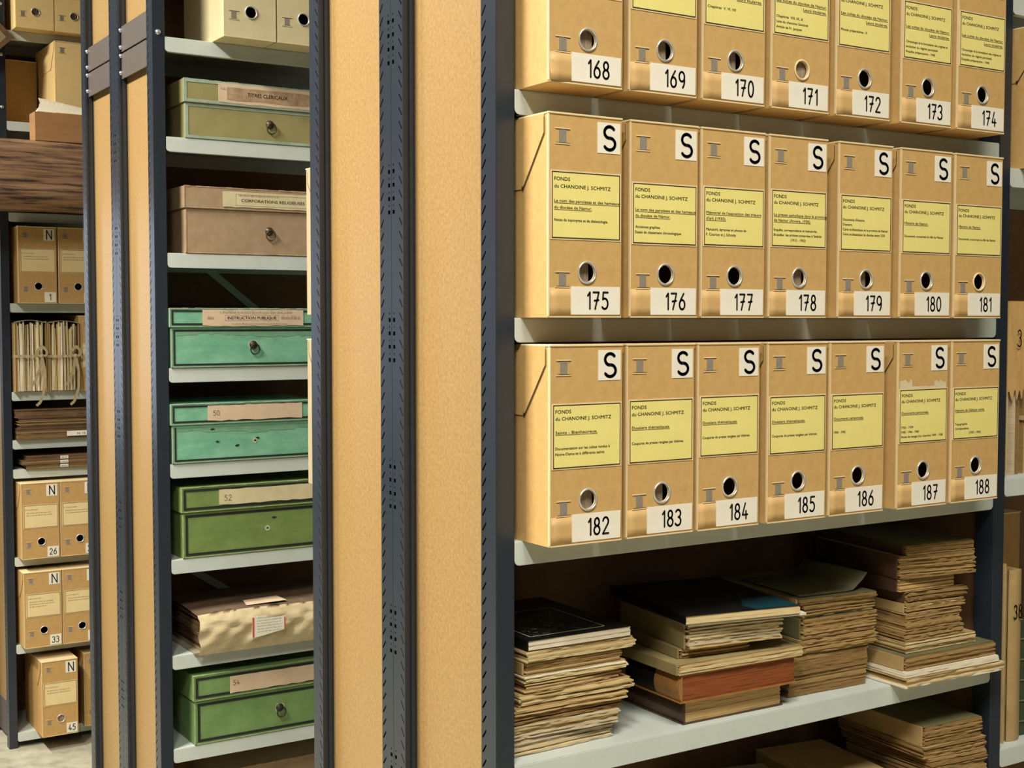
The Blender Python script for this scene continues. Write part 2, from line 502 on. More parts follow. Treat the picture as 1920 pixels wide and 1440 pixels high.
LEFT = [3.62, 3.21, 2.811, 2.41, 2.0067, 1.6118, 1.3944, 1.2627, 0.8656, 0.4683, 0.0688]
unit('shelving_unit', 'farthest steel shelving run on the left, behind the old timber beam', XL, YL, 1, 3.95,
     [(XL + .0363, XL + .0363 + 1.2295, LEFT)], SQ, plates=False, fbolts=[(.018, 3.32), (.018, 3.10), (.018, 2.87)])


# ------------------------------------------------------------------ archive boxes
def front_with_hole(b, w_, h_, cx, cz, r, m, n=24, s=.022):
    xs = [0, cx - s, cx + s, w_]; zs = [0, cz - s, cz + s, h_]
    for i in range(3):
        for j in range(3):
            if i == 1 and j == 1: continue
            b.quadf(xs[i], xs[i + 1], zs[j], zs[j + 1], 0, m)
    O, I = [], []
    for q in range(n):
        a = 2 * math.pi * (q + .5) / n; c, d = math.cos(a), math.sin(a)
        k = s / max(abs(c), abs(d))
        O.append((cx + c * k, 0, cz + d * k)); I.append((cx + c * r, 0, cz + d * r))
    for q in range(n):
        p = (q + 1) % n
        if abs(abs(O[q][0] - cx) - s) < 1e-6 and abs(abs(O[p][2] - cz) - s) < 1e-6 and abs(O[q][2] - O[p][2]) > 1e-6 and abs(O[q][0] - O[p][0]) > 1e-6 or \
           abs(abs(O[p][0] - cx) - s) < 1e-6 and abs(abs(O[q][2] - cz) - s) < 1e-6 and abs(O[q][2] - O[p][2]) > 1e-6 and abs(O[q][0] - O[p][0]) > 1e-6:
            cxn = cx + s * (1 if O[q][0] + O[p][0] > 2 * cx else -1); czn = cz + s * (1 if O[q][2] + O[p][2] > 2 * cz else -1)
            b.poly([O[q], (cxn, 0, czn), O[p], I[p], I[q]], m)
        else:
            b.poly([O[q], O[p], I[p], I[q]], m)
        b.poly([I[q], I[p], (I[p][0], .0035, I[p][2]), (I[q][0], .0035, I[q][2])], EDGE)


SCHMITZ = 'du CHANOINE J. SCHMITZ'


def archive_box(label, x, y, z, w_=.146, h_=.325, d_=.30, rz=0, board=KRAFT, series=None, num=None, big=True,
                paper=None, title=None, body=(), straps=True, ring=True, lab=(.28, .615), hole=(.52, .225), seed=0, group=None, content=None, flip=False, patch=False):
    rnd = random.Random(seed * 7 + 1)
    t = thing('archive_box', label, 'box', (x, y, z), rz, group)
    b = MB()
    cx, cz = w_ * hole[0], h_ * hole[1]
    front_with_hole(b, w_, h_, cx, cz, .0155 if ring else .0009, board)
    b.poly([(0, 0, 0), (0, 0, h_), (0, d_, h_), (0, d_, 0)], board)
    b.poly([(w_, 0, 0), (w_, d_, 0), (w_, d_, h_), (w_, 0, h_)], board)
    b.poly([(0, d_, 0), (w_, d_, 0), (w_, d_, h_), (0, d_, h_)], board)
    b.poly([(0, 0, 0), (0, d_, 0), (w_, d_, 0), (w_, 0, 0)], board)
    b.poly([(0, 0, h_), (w_, 0, h_), (w_, d_, h_), (0, d_, h_)], board)
    c = rnd.random() if content is None else content      # papers that show through the finger hole
    if c > .45:
        e = w_ * (.42 + .35 * c)
        b.box(.01, e, .0055 + .012 * (1 - c), d_ - .02, .004, h_ * .85, CONTENT)
    b.box(.001, w_ - .001, -.0012, .001, 0, .0022, EDGE)      # cut edge along the foot
    if board in (KRAFT, KRAFT2): b.box(-.0007, .0016, -.0010, .003, .0024, h_ - .001, EDGE)      # pale strip painting the highlight along the corner fold
    b.build('body', t)
    if board is KRAFT:                     # tongue folded up over the foot of the face
        b = MB(); zt = h_ * .147; n = 8
        k = {'168': .005, '169': .0025, '172': .002}.get(num, .0001)
        g = [[(w_ * .012 + (w_ * .976) * i / n, -.0004 - k * max(0, (1 - 2.2 * i / n)) ** 2 * (1 - j / 3) ** 1.5, .0024 + (zt - .0024) * j / 3) for j in range(4)] for i in range(n + 1)]
        kk = b.mi(KRAFTL); b.v = [p for col in g for p in col]
        for i in range(n):
            for j in range(3): b.f.append((i * 4 + j, i * 4 + 4 + j, i * 4 + 5 + j, i * 4 + 1 + j)); b.m.append(kk)
        o = b.build('tongue', t, smooth=True)
        sm = o.modifiers.new('thick', 'SOLIDIFY'); sm.thickness = .0008; sm.offset = -1
    # lid with its cut edge, and the slanting side flaps
    b = MB()
    b.box(-.0012, w_ + .0012, -.0018, d_, h_ - .0006, h_ + .0026, EDGE)
    b.build('lid', t, bevel=.0008)
    for sx in (0, 1):
        xx = -.0016 if sx == 0 else w_ + .0002
        b = MB()
        out = [(.011, h_), (.011, h_ - .03), (.073, h_ - .115), (d_ * .98, h_ - .115), (d_ * .98, h_)]
        b.prism(out, lambda a, q, dd: (dd, a, q), xx, xx + .0014, board)
        # gap under the slanted edge of the flap and the notch at its tip
        x2 = xx - .0002 if sx == 0 else xx + .0016
        b.poly([(x2, .0098, h_ - .004), (x2, .0098, h_ - .0305), (x2, .072, h_ - .1165), (x2, .0738, h_ - .115), (x2, .0112, h_ - .0295), (x2, .0112, h_ - .004)], SLIT)
        b.poly([(x2, .0705, h_ - .118), (x2, .076, h_ - .116), (x2, .075, h_ - .110), (x2, .0715, h_ - .111)], SLIT)
        b.build('side_flap', t)
    if straps:
        for zz in (.855, .15):
            b = MB(); x0, x1 = w_ * .14, w_ * .235; z0 = h_ * zz; z1 = z0 + h_ * .075
            b.box(x0, x1, -.0006, .0004, z0, z1, STRAP)
            for q, s_ in ((z1, 1), (z0, -1)):
                b.box(x0 - w_ * .055, x1 + w_ * .05, -.0012, -.0001, q - .0008, q + .0008, EDGE)
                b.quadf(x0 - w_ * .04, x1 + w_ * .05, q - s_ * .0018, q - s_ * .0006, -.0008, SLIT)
            b.build('strap', t)
    if ring:
        b = MB()
        b.tube([(cx + .0172 * math.cos(a), -.001, cz + .0172 * math.sin(a)) for a in [2 * math.pi * i / 24 for i in range(24)]], 0.0019, RING if ring is True else EDGE, 6, True)
        b.build('finger_ring', t, smooth=True)
    if series:
        b = MB()
        u0, u1 = (.66, .975) if big else (.665, .95)
        v0, v1 = .022, .175
        x0, x1, z0, z1 = w_ * u0, w_ * u1, h_ * (1 - v1), h_ * (1 - v0)
        b.box(x0, x1, -.0009, 0, z0, z1, WPAPER)
        hh = (z1 - z0) * .76
        gw = (.58 if series == 'S' else .55) * hh
        strokes(b, series, (x0 + x1) / 2 - gw / 2 + .001, z0 + (z1 - z0) * .12, hh, .0054 if series == 'S' else .0048, -.0013, INK, kx=1.15 if series == 'S' else 1.0)
        b.build('letter_sticker', t)
    if num:
        b = MB()
        u0, u1 = (.30, .975) if big else (.67, .97)
        v0, v1 = (.845, .985) if big else (.85, .985)
        x0, x1, z0, z1 = w_ * u0, w_ * u1, h_ * (1 - v1), h_ * (1 - v0)
        b.box(x0, x1, -.0015, -.0004, z0, z1, WPAPER)
        hh = .027 if big else .026
        adv = sum(.52 if ch == '1' else .78 for ch in num) * hh * .82
        xs = x0 + (x1 - x0) * (.56 if big else .54) - adv / 2
        strokes(b, num, xs, z0 + (z1 - z0) * .5 - hh / 2, hh, .0034, -.0019, INK, kx=.85)
        b.build('number_sticker', t)
    if paper:
        b = MB()
        x0, x1 = w_ * (.025 if big else .05), w_ * (.985 if big else .97)
        z1, z0 = h_ * (1 - lab[0]), h_ * (1 - lab[1])
        yy = -.001
        b.box(x0, x1, yy, 0, z0, z1, CPAPER if not big else EDGE)
        e = .0022
        if big: b.quadf(x0 + e, x1 - e, z0 + e, z1 - e, yy - .0003, paper)
        L = .0015 if big else .0017
        for a in ((x0 + e, x1 - e, z1 - e - L, z1 - e), (x0 + e, x1 - e, z0 + e, z0 + e + L), (x0 + e, x0 + e + L, z0 + e, z1 - e), (x1 - e - L, x1 - e, z0 + e, z1 - e)):
            b.quadf(*a, yy - .0006, INK if big else GREYINK)
        W = x1 - x0; H = z1 - z0; ty = yy - .0006; tx = x0 + .0065
        if big:
            text(b, 'FONDS', tx, z1 - H * .15, W * .22, .0062, ty, INK)
            text(b, SCHMITZ, tx, z1 - H * .255, W * .80, .0060, ty, INK)
            zc = z1 - H * .46
            for ln, fr in (title or []):
                xx = tx
                if fr < 0: xx = x1 - .008 - W * -fr; fr = -fr
                text(b, ln, xx, zc, W * fr, .0050, ty, GREYINK, under=True); zc -= H * .095
            zc = min(zc - H * .085, z1 - H * .70) if title else z1 - H * .47
            if len(body) > 2 and title: zc = z1 - H * .72
            for ln, fr in body:
                xx = tx
                if fr < 0: fr = -fr; xx = tx + W * .3
                text(b, ln, xx, zc, W * fr, .0047, ty, INK); zc -= H * .085
        else:
            zc = z1 - H * .22
            for k, fr in enumerate((.45, .8, .85, .6)[:rnd.choice((3, 4))]):
                scribble(b, tx + W * (.05 if k else 0), zc, W * fr * .85, .0046, ty, GREYINK, rnd); zc -= H * (.1 if k else .14)
        b.build('paper_label', t)
    if patch:     # remains of an older label peeled off above
        b = MB(); zz = h_ * (1 - lab[0])
        rp = random.Random(3)
        for xa_, xb_, hh in ((.03, .28, .020), (.26, .74, .005), (.72, .96, .016)):
            n = 8
            pts = [(w_ * xa_, zz)] + [(w_ * (xa_ + (xb_ - xa_) * i / n), zz + hh * rp.uniform(.6, 1.05)) for i in range(n + 1)] + [(w_ * xb_, zz)]
            b.poly([(p, -.0006 - .0002 * (hh == .005) - .0001 * (xa_ > .5), q) for p, q in pts], AGEDP)
        b.build('label_remains', t)
    return t


CULT = [('Les cultes du diocèse de Namur.', .90), ('Leurs titulaires.', -.42)]
NOM = [('Le nom des paroisses et des hameaux', .93), ('du diocèse de Namur.', .53)]
DT = [('Dossiers thématiques.', .58)]
CP = [('Coupures de presse rangées par thèmes.', .80)]
HN = [('Histoire de Namur.', .48)]
DP = [('Documents personnels.', .56)]
CH = [('Chronologie de la formulation des origines et', .86), ('évolution du régime paroissial.', .66), ('Enquête préparatoire - 1940', .60)]
ROW1 = [  # x_left, x_right, dz(bottom), number, title, body, label v-range
    (.046, .192, '168', CULT, [('Chapitres I', .30)], (.23, .56)),
    (.205, .350, '169', CULT, [('Chapitres  I, II, III, IV', .52)], (.255, .59)),
    (.3645, .509, '170', CULT, [('Chapitres  V, VI, VII', .46)], (.265, .605)),
    (.5235, .667, '171', CULT, [('Chapitres  VIII, IX, X.', .48), ('Liste du chanoine Gemmel', .56), ('Article de Fr. Jacques', .45)], (.265, .60)),
    (.684, .828, '172', CULT, [('Minutes préparatoires - X', .50)], (.275, .61)),
    (.857, 1.001, '173', CULT, CH, (.285, .625)),
    (1.016, 1.161, '174', CULT, CH, (.285, .62)),
]
ROW2 = [
    (.0494, .1952, '175', NOM, [('Notes de toponymie et de dialectologie.', .76)], (.275, .615)),
    (.2129, .359, '176', NOM, [('Anciennes graphies.', .38), ('Essais de classement chronologique', .70)], (.305, .625)),
    (.3672, .5149, '177', [("Mémorial de l'exposition des trésors", .90), ("d'art (1930).", .32)], [('Manuscrit, épreuves et photos de', .65), ('F. Courtoy et J. Schmitz', .48)], (.30, .62)),
    (.5258, .6698, '178', [('La presse catholique dans la province', .96), ('de Namur (Anvers, 1936).', .66)], [('Enquête, correspondance et manuscrits.', .78), ("Bruxelles : les archives conservées à l'évêché", .86), ('(1912 - 1953)', -.27)], (.29, .61)),
    (.7003, .8441, '179', None, [("Documents d'histoire.", .42), ('Dossiers.', .18), ('Carte ecclésiastique de la province de Namur', .88), ('Carte ecclésiastique du diocèse avant 1559', .82)], (.29, .615)),
    (.868, 1.0148, '180', HN, [('Documents concernant la ville de Namur', .80)], (.295, .615)),
    (1.026, 1.1715, '181', HN, [('Documents concernant la ville de Namur', .82)], (.30, .615)),
]
ROW3 = [
    (.0525, .198, '182', [('Saints - Bienheureux.', .60)], [('Documentation sur les cultes rendus à', .78), ('Notre-Dame et à différents saints', .70)], (.285, .615)),
    (.2092, .3553, '183', DT, CP, (.28, .615)),
    (.3625, .5059, '184', DT, CP, (.275, .605)),
    (.524, .6717, '185', DT, CP, (.29, .62)),
    (.6828, .8296, '186', DP, [('1940 - 1942', .22)], (.295, .62)),
    (.8605, 1.0053, '187', DP, [('1926 - 1939', .24), ('1940 - 1946 - 1960', .36), ("Notes de voyage d'un chanoine 1909 - 1938", .86)], (.28, .61)),
    (1.0197, 1.1665, '188', [("Histoire de l'abbaye noble.", .64)], [('Topographie', .26), ('Correspondance', .30), ('(1930 - 1956)', -.26)], (.285, .61)),
]
CONT = {'168': .6, '169': .5, '170': .5, '171': .9, '175': .5, '177': .2, '178': .6, '179': .5, '182': .6, '183': .5}
YF = {'168': -.085, '169': -.086, '170': -.083, '171': -.084, '172': -.085, '173': -.087, '174': -.089, '183': -.078, '185': -.082, '187': -.086, '188': -.084}
for nm, row, zt in (('top', ROW1, 2.3084), ('middle', ROW2, 1.9352), ('lower', ROW3, 1.5639)):
    for i, (xa, xb, n, ti, bo, lv) in enumerate(row):
        archive_box('kraft cardboard archive box with yellow label, numbered %s on its white sticker' % n, xa, YF.get(n, -.08), zt + .0004, xb - xa,
                    .325, .33, 0, KRAFT, 'S', n, True, YPAPER, ti, bo, lab=lv, seed=int(n), group='numbered kraft archive boxes with yellow labels',
                    content=CONT.get(n, .1), ring='paper' if n in ('171', '181') else True, patch=(n == '187'))

# boxes on the back side of the nearest run, seen as cream edges past its corner
for z, lb in ((1.943, 'upper of two cream box edges sticking out past the nearest dark grey post'), (1.574, 'lower of two cream box edges sticking out past the nearest dark grey post')):
    archive_box(lb, .189, .842, z + .0004, .15, .314, .33, math.pi, CREAM, seed=4, group='cream boxes on the rear shelves')

# buff boxes, top of the middle run
for x0, x1, lb in ((.173, .326, 'pale buff archive box, whole face in view, on the top shelf above the old boxes'), (.3305, .484, 'pale buff archive box cut off by the near post, above the old boxes')):
    archive_box(lb, x0, 1.697, 2.7140, x1 - x0, .325, .33, 0, BUFF, seed=2, content=.1, group='pale buff boxes on the top shelf')

# left run, N boxes
NB = [(.170, .335, 4.27, 2.0071, '1', 'kraft archive box with N and 1 stickers under the timber beam', 0),
      (.343, .508, 4.27, 2.0071, '2', 'kraft archive box right of the box stickered 1, under the timber beam', 0),
      (.160, .324, 4.25, .8660, '26', 'kraft archive box with N and 26 stickers on the left shelving', 0),
      (.3285, .493, 4.25, .8660, '27', 'kraft archive box right of the box stickered 26, half hidden by a post', 0),
      (.162, .325, 4.235, .4687, '33', 'kraft archive box with N and 33 stickers on the left shelving', 0),
      (.3295, .493, 4.235, .4687, '34', 'kraft archive box right of the box stickered 33, half hidden by a post', 0),
      (.222, .379, 4.192, .0692, '45', 'kraft archive box with N and 45 stickers on the bottom left shelf', 0)]
for x0, x1, y, z, n, lb, rz in NB:
    archive_box(lb, x0, y, z, x1 - x0, .338, .33, rz, KRAFT2, 'N', n, False, CPAPER, lab=(.28, .595), seed=int(n), content=.3 if n != '45' else .9, group='N series kraft archive boxes')
archive_box('plain kraft box seen side-on, right of the box stickered 45', .425, 4.262, .0692, .16, .335, .3, 0, KRAFT2, seed=9)
archive_box('kraft box with cream label right of the tied paper bundles, half hidden', .438, 4.30, 1.6122, .16, .338, .3, 0, KRAFT2, None, None, False, CPAPER, lab=(.36, .70), seed=12)
# upper left boxes
for x0, x1, lb in ((.172, .334, 'yellowish buff box above the timber beam, the one nearest the left frame edge'), (.338, .50, 'yellowish buff box above the timber beam, beside the dark grey posts')):
    archive_box(lb, x0, 4.245, 3.2104, x1 - x0, .33, .33, 0, BUFFY, seed=3, content=.5, group='yellowish buff boxes above the beam')
archive_box('tall plain buff box standing behind the wooden tray on the beam', .325, 4.20, 2.8114, .17, .347, .36, 0, BUFFY, ring=False, straps=True, seed=6, content=.1)
archive_box('plain brown box deep on the shelf behind the tall buff box', .165, 4.50, 2.8114, .15, .30, .18, 0, KRAFT2, ring=False, straps=False, seed=8, content=.1)

# right bay
archive_box('kraft box cut off by the right edge of the picture, high on the next bay', 1.335, -.062, 2.2588, .15, .30, .33, 0, KRAFT, seed=11)


# ------------------------------------------------------------------ old lidded boxes
def frame_quads(b, x0, x1, z0, z1, i, wd, y, m, left=True, right=True, top=True, bottom=True):
    if bottom: b.quadf(x0 + i, x1 - i, z0 + i, z0 + i + wd, y, m)
    if top: b.quadf(x0 + i, x1 - i, z1 - i - wd, z1 - i, y, m)
    za, zb = z0 + i + (wd if bottom else 0), z1 - i - (wd if top else 0)
    if left: b.quadf(x0 + i, x0 + i + wd, za, zb, y, m)
    if right: b.quadf(x1 - i - wd, x1 - i, za, zb, y, m)


def ragged(x0, x1, z0, z1, rnd, amp=.0015, n=14):
    lo = [(x0 + (x1 - x0) * i / n, z0 + rnd.uniform(-amp, amp)) for i in range(n + 1)]
    hi = [(x0 + (x1 - x0) * i / n, z1 + rnd.uniform(-amp, amp) * .5) for i in range(n, -1, -1)]
    return lo + hi


def lidded_box(label, x, y, z, w_, d_, hb, hl, cloth, edge, line, rz=0, lid_out=.005, tagr=None, tagm=PINKP, words=(), pull=None, pullx=.5, seed=0, worn=0, stain=False, lw=.0052, inset=.006):
    """base tray hb high with a telescoping lid whose rim is hl high"""
    rnd = random.Random(seed)
    t = thing('lidded_box', label, 'box', (x, y, z), rz, 'old lidded archive boxes')
    lo = lid_out
    b = MB(); b.box(lo, w_ - lo, lo, d_ - lo, .0005, hb + .004, cloth)
    b.box(lo - .0008, lo + .004, lo - .0008, lo + .003, .0005, hb, edge)      # worn paper on the corner
    b.box(lo, w_ - lo, lo - .0008, lo + .002, .0005, .0038, edge)
    if line: frame_quads(b, lo, w_ - lo, 0, hb, inset, lw, lo - .0011, line, top=worn < 2)
    if stain:        # dust and rubbing along the head of the base
        top = [(lo + .012 + (w_ - .03) * i / 30, hb - .008 - .003 * (i % 3 == 0)) for i in range(31)]
        low = [(x_, hb - .015 - .004 * (1 + math.sin(i * .23 + seed)) - rnd.uniform(0, .007)) for i, (x_, _) in enumerate(top)]
        for i in range(30): b.poly([(top[i][0], lo - .0006, top[i][1]), (top[i + 1][0], lo - .0006, top[i + 1][1]), (low[i + 1][0], lo - .0006, low[i + 1][1]), (low[i][0], lo - .0006, low[i][1])], STAIN)
    for k in range(worn):
        cx = rnd.uniform(.2, .85) * w_; cz = hb * rnd.uniform(.3, .9)
        b.poly([(cx + rnd.uniform(.004, .009) * math.cos(a), lo - .0009, cz + rnd.uniform(.002, .004) * math.sin(a)) for a in [i * .7 for i in range(9)]], BLACKL)
    b.build('base', t, bevel=.0008)
    b = MB(); b.box(0, w_, 0, d_, hb + .001, hb + hl, cloth)
    # frayed rim edge
    n = 26
    for i in range(n):
        a, c = w_ * i / n, w_ * (i + 1) / n
        b.box(a, c, -.0009, .002, hb + hl - rnd.uniform(.001, .0035), hb + hl + rnd.uniform(.0002, .0014), edge)
    b.box(0, w_, -.0007, .002, hb + .001, hb + .0035, edge)
    b.box(-.0008, .003, -.0009, .003, hb + .001, hb + hl, edge)
    if line: frame_quads(b, 0, w_, hb + .002, hb + hl, inset * .8, lw, -.0011, line)
    b.build('lid', t, bevel=.0008)
    if tagr:
        b = MB(); x0, x1, z0, z1 = tagr
        b.prism(ragged(x0, x1, z0, z1, rnd), lambda p, q, dd: (p, dd, q), -.0019, -.0012, tagm)
        for wd in words:
            if wd[0] == 'plate':
                b.prism(ragged(*wd[1:5], rnd, .002, 8), lambda p, q, dd: (p, dd, q), -.0023, -.0019, wd[5])
            elif wd[0] == 'frame':
                frame_quads(b, *wd[1:5], 0, .0006, -.0022, GREYINK)
            elif wd[0] == 'scribble':
                scribble(b, wd[1], wd[2], wd[3], wd[4], -.0025, PENCIL, rnd)
            elif wd[0] == 'hand':
                strokes(b, wd[1], wd[2], wd[3], wd[4], .0012, -.0026, GREYINK)
            else:
                text(b, wd[1], wd[2], wd[3], wd[4], wd[5], -.0027, wd[6])
        b.build('title_label', t)
    px, pz = w_ * pullx, hb * .52
    if pull in ('ring', 'worn_ring'):
        b = MB()
        if pull == 'worn_ring':
            b.poly([(px + .016 * rnd.uniform(.8, 1.1) * math.cos(a), lo - .0008, pz + .004 + .016 * rnd.uniform(.8, 1.1) * math.sin(a)) for a in [i * .45 for i in range(14)]], KNOBP)
        b.dome((px, lo - .0005, pz + .004), 'y', .0125, BRASS if pull == 'ring' else IRON, 14, .7)
        b.tube([(px + .003 + .0135 * math.cos(a), lo - .0065 - .002 * math.sin(a), pz - .008 + .0148 * math.sin(a)) for a in [2 * math.pi * i / 22 for i in range(22)]], .0017, IRON if pull != 'ring' else BRASS, 6, True)
        b.build('ring_pull', t, smooth=True)
    elif pull == 'hole':
        b = MB()
        b.poly([(px + .009 * rnd.uniform(.7, 1.1) * math.cos(a), lo - .0006, pz + .009 * rnd.uniform(.7, 1.1) * math.sin(a)) for a in [i * .5 for i in range(12)]], KNOBP)
        b.poly([(px + .0042 * math.cos(a), lo - .0010, pz + .0028 * math.sin(a)) for a in [i * .7 for i in range(9)]], SLIT)
        b.build('pull_hole', t)
    return t


lidded_box('olive lidded box with grey-green edges, uppermost of the old titled boxes', .086, YM - .006, 2.4405, .47, .33, .098, .066, OLIVE, OLIVEE, OLIVEE, lid_out=.005,
           tagr=(.100, .400, .102 + .004, .160), tagm=PINKP, words=[('plate', .125, .385, .114, .150, BROWNE), ('t', 'TITRES CLERICAUX.', .186, .128, .125, .011, INK), ('scribble', .107, .142, .016, .006), ('hand', '4', .388, .118, .018)],
           pull='ring', pullx=.545, seed=1, lw=.008, inset=.001)
lidded_box('pinkish brown board lidded box on the shelf below the olive box', .084, YM - .006, 2.1191, .46, .33, .126, .062, BROWNC, BROWNE, None,
           tagr=(.112, .385, .134, .178), tagm=AGEDP, words=[('frame', .15, .372, .139, .171), ('t', 'CORPORATIONS RELIGIEUSES', .166, .150, .195, .0085, GREYINK), ('scribble', .16, .166, .12, .006)],
           pull='ring', pullx=.55, seed=2)
lidded_box('teal green lidded box with ring pull and printed title slip, black border lines', .038, YM - .008, 1.7979, .47, .33, .113, .054, TEAL, TEALE, BLACKL,
           tagr=(.094, .400, .118, .163), tagm=PINKP, words=[('frame', .160, .322, .1325, .1485), ('t', 'INSTRUCTION PUBLIQUE', .167, .1365, .148, .0085, INK), ('scribble', .145, .153, .22, .007), ('scribble', .18, .121, .17, .006), ('scribble', .108, .136, .022, .012), ('scribble', .33, .136, .06, .012)],
           pull='worn_ring', pullx=.525, seed=3, stain=True)
lidded_box('stained teal green lidded box with slip marked 50 and no ring pull', .038, YM - .008, 1.5281, .47, .33, .108, .060, TEAL, TEALE, BLACKL,
           tagr=(.106, .394, .118, .161), tagm=PINKP, words=[('hand', '50', .122, .133, .014)], pull='hole', pullx=.53, seed=4, worn=4, stain=True)
lidded_box('olive green lidded box with torn slip marked 52 and frayed lid', .066, YM - .006, 1.2575, .46, .33, .130, .072, GREEN, GREENE, BLACKL,
           tagr=(.110, .400, .146, .190), tagm=AGEDP, words=[('hand', '52', .125, .158, .016)], pull='hole', pullx=.56, seed=5, worn=1, lw=.007, inset=.007)
lidded_box('leaf green lidded box with ring pull, lowest of the old titled boxes', .094, YM - .006, .7177, .45, .33, .127, .074, GREEN2, GREENE, BLACKL,
           tagr=(.108, .375, .138, .186), tagm=PINKP, words=[('hand', '54', .118, .160, .014)], pull='worn_ring', pullx=.585, seed=6, lw=.0075, inset=.008)
lidded_box('brown board box mostly hidden on the shelf under the leaf green box', .20, YM + .12, .3604, .42, .22, .17, .055, BROWNC, BROWNE, None, seed=7)


# wrapped parcel on the middle run
def parcel():
    t = thing('wrapped_parcel', 'bundle of papers wrapped in crumpled cream paper with a red and white slip', 'parcel', (.10, 1.752, .9848))
    rnd = random.Random(5)
    W, D, H0, H1 = .45, .32, .112, .118
    b = MB(); nx, nz = 44, 14
    g = {}
    for i in range(nx + 1):
        for j in range(nz + 1):
            u, v = i / nx, j / nz
            bulge = -.016 * math.sin(math.pi * v) + .010 * (1 - v) * v
            cr = .004 * math.sin(19 * u + 7 * v + 2 * math.sin(9 * v)) * math.sin(math.pi * v) + .0025 * math.sin(41 * u - 13 * v) * math.sin(math.pi * v) + rnd.uniform(-.0008, .0008)
            g[i, j] = len(b.v)
            b.v.append((W * u + .004 * math.sin(9 * v) * (1 - u), bulge + cr + .012 * (v > .92), v * (H0 + (H1 - H0) * u) + .003 * math.sin(6 * u) * v))
    k = b.mi(WRAP)
    for i in range(nx):
        for j in range(nz):
            b.f.append((g[i, j], g[i + 1, j], g[i + 1, j + 1], g[i, j + 1])); b.m.append(k)
    # top wrapper and left open end
    k2 = b.mi(WRAPD); tp = {}
    for i in range(nx + 1):
        for j in range(7):
            u, v = i / nx, j / 6
            z0 = (H0 + (H1 - H0) * u) + .003 * math.sin(6 * u)
            tp[i, j] = len(b.v)
            b.v.append((W * u + .01 * v, .012 + (D - .012) * v, z0 + .010 * math.sin(math.pi * v) * (.4 + .6 * u)))
    for i in range(nx):
        for j in range(6):
            b.f.append((tp[i, j], tp[i + 1, j], tp[i + 1, j + 1], tp[i, j + 1])); b.m.append(k2)
        b.f.append((g[i, nz], g[i + 1, nz], tp[i + 1, 0], tp[i, 0])); b.m.append(k)
    b.box(0, W, D - .002, D, 0, H0, WRAPD)
    b.box(W - .002, W, .01, D, 0, H0, WRAPD)
    b.build('wrapper', t, smooth=True)
    b = MB()
    for i in range(10):
        z = .004 + i * .0105
        o = rnd.uniform(.004, .018)
        b.box(o, W - .01, .012 + rnd.uniform(0, .006), D - .01, z, z + .0095, COVDRK if i % 5 else COVGRY)
    b.build('papers', t)
    b = MB(); b.box(-.004, W - .02, .02, D - .02, .0003, .003, COVGRY)
    b.build('base_board', t)
    b = MB()
    z0, z1 = .038, .098
    b.prism([(.150, z0 - .004), (.195, z0 + .003), (.252, z0 + .012), (.255, z1 - .008), (.20, z1 - .012), (.196, z1), (.152, z1 - .002)], lambda p, q, d: (p, d, q), -.0235, -.0225, WPAPER)
    b.quadf(.1515, .1575, z0 - .002, z1 - .004, -.0239, RED); b.quadf(.249, .253, z0 + .012, z1 - .012, -.0239, RED)
    for i in range(6): scribble(b, .166, z0 + .012 + i * .008, .075, .003, -.0239, GREYINK, rnd)
    b.build('printed_slip', t)
    b = MB(); b.poly([(.155, .03, H0 + .0085), (.28, .03, H0 + .0105), (.27, .085, H0 + .015), (.165, .085, H0 + .0125)], PINKP)
    b.build('paper_patch', t)
parcel()


# ------------------------------------------------------------------ books and booklets
def leaves(b, x0, x1, y0, y1, z0, z1, n, rag, mats, rnd, wave=0, ph=0, gap=.0003):
    """block of page gatherings with uneven front and left edges"""
    p = (z1 - z0) / n
    nx, ny = 14, 9
    sx, sy = rnd.uniform(0, 9), rnd.uniform(0, 9)
    for k in range(n):
        m = rnd.choice(mats)
        ox, oy = rnd.uniform(-rag, rag), rnd.uniform(-rag, rag) * .8
        c = [rnd.uniform(-1, 1) for _ in range(nx + ny + 2)]
        fr = [(x0 + ox + (x1 - x0) * i / nx, y0 + oy + rag * .45 * c[i] + rag * .5 * math.sin(5 * i / nx + sx)) for i in range(nx + 1)]
        fr[-1] = (x1 + ox * 1.5, fr[-1][1])
        rt = [(x1 + ox * 1.5, y1 - .002)]
        lf = [(x0 + ox + rag * .35 * c[nx + j], y1 - .002 + (y0 - y1) * j / ny) for j in range(ny)]
        ring = fr + rt + lf
        za, zb = z0 + p * k, z0 + p * (k + 1) - gap
        i0 = len(b.v); N = len(ring)
        wv = lambda x: wave * math.sin((x - x0) / (x1 - x0) * 5 + ph) if wave else 0
        b.v += [(x, y, za + wv(x)) for x, y in ring] + [(x, y, zb + wv(x)) for x, y in ring]
        q = b.mi(m)
        b.f.append(tuple(range(i0 + N - 1, i0 - 1, -1))); b.m.append(q)
        b.f.append(tuple(range(i0 + N, i0 + 2 * N))); b.m.append(q)
        for a in range(N):
            d = (a + 1) % N
            b.f.append((i0 + a, i0 + d, i0 + N + d, i0 + N + a)); b.m.append(q)


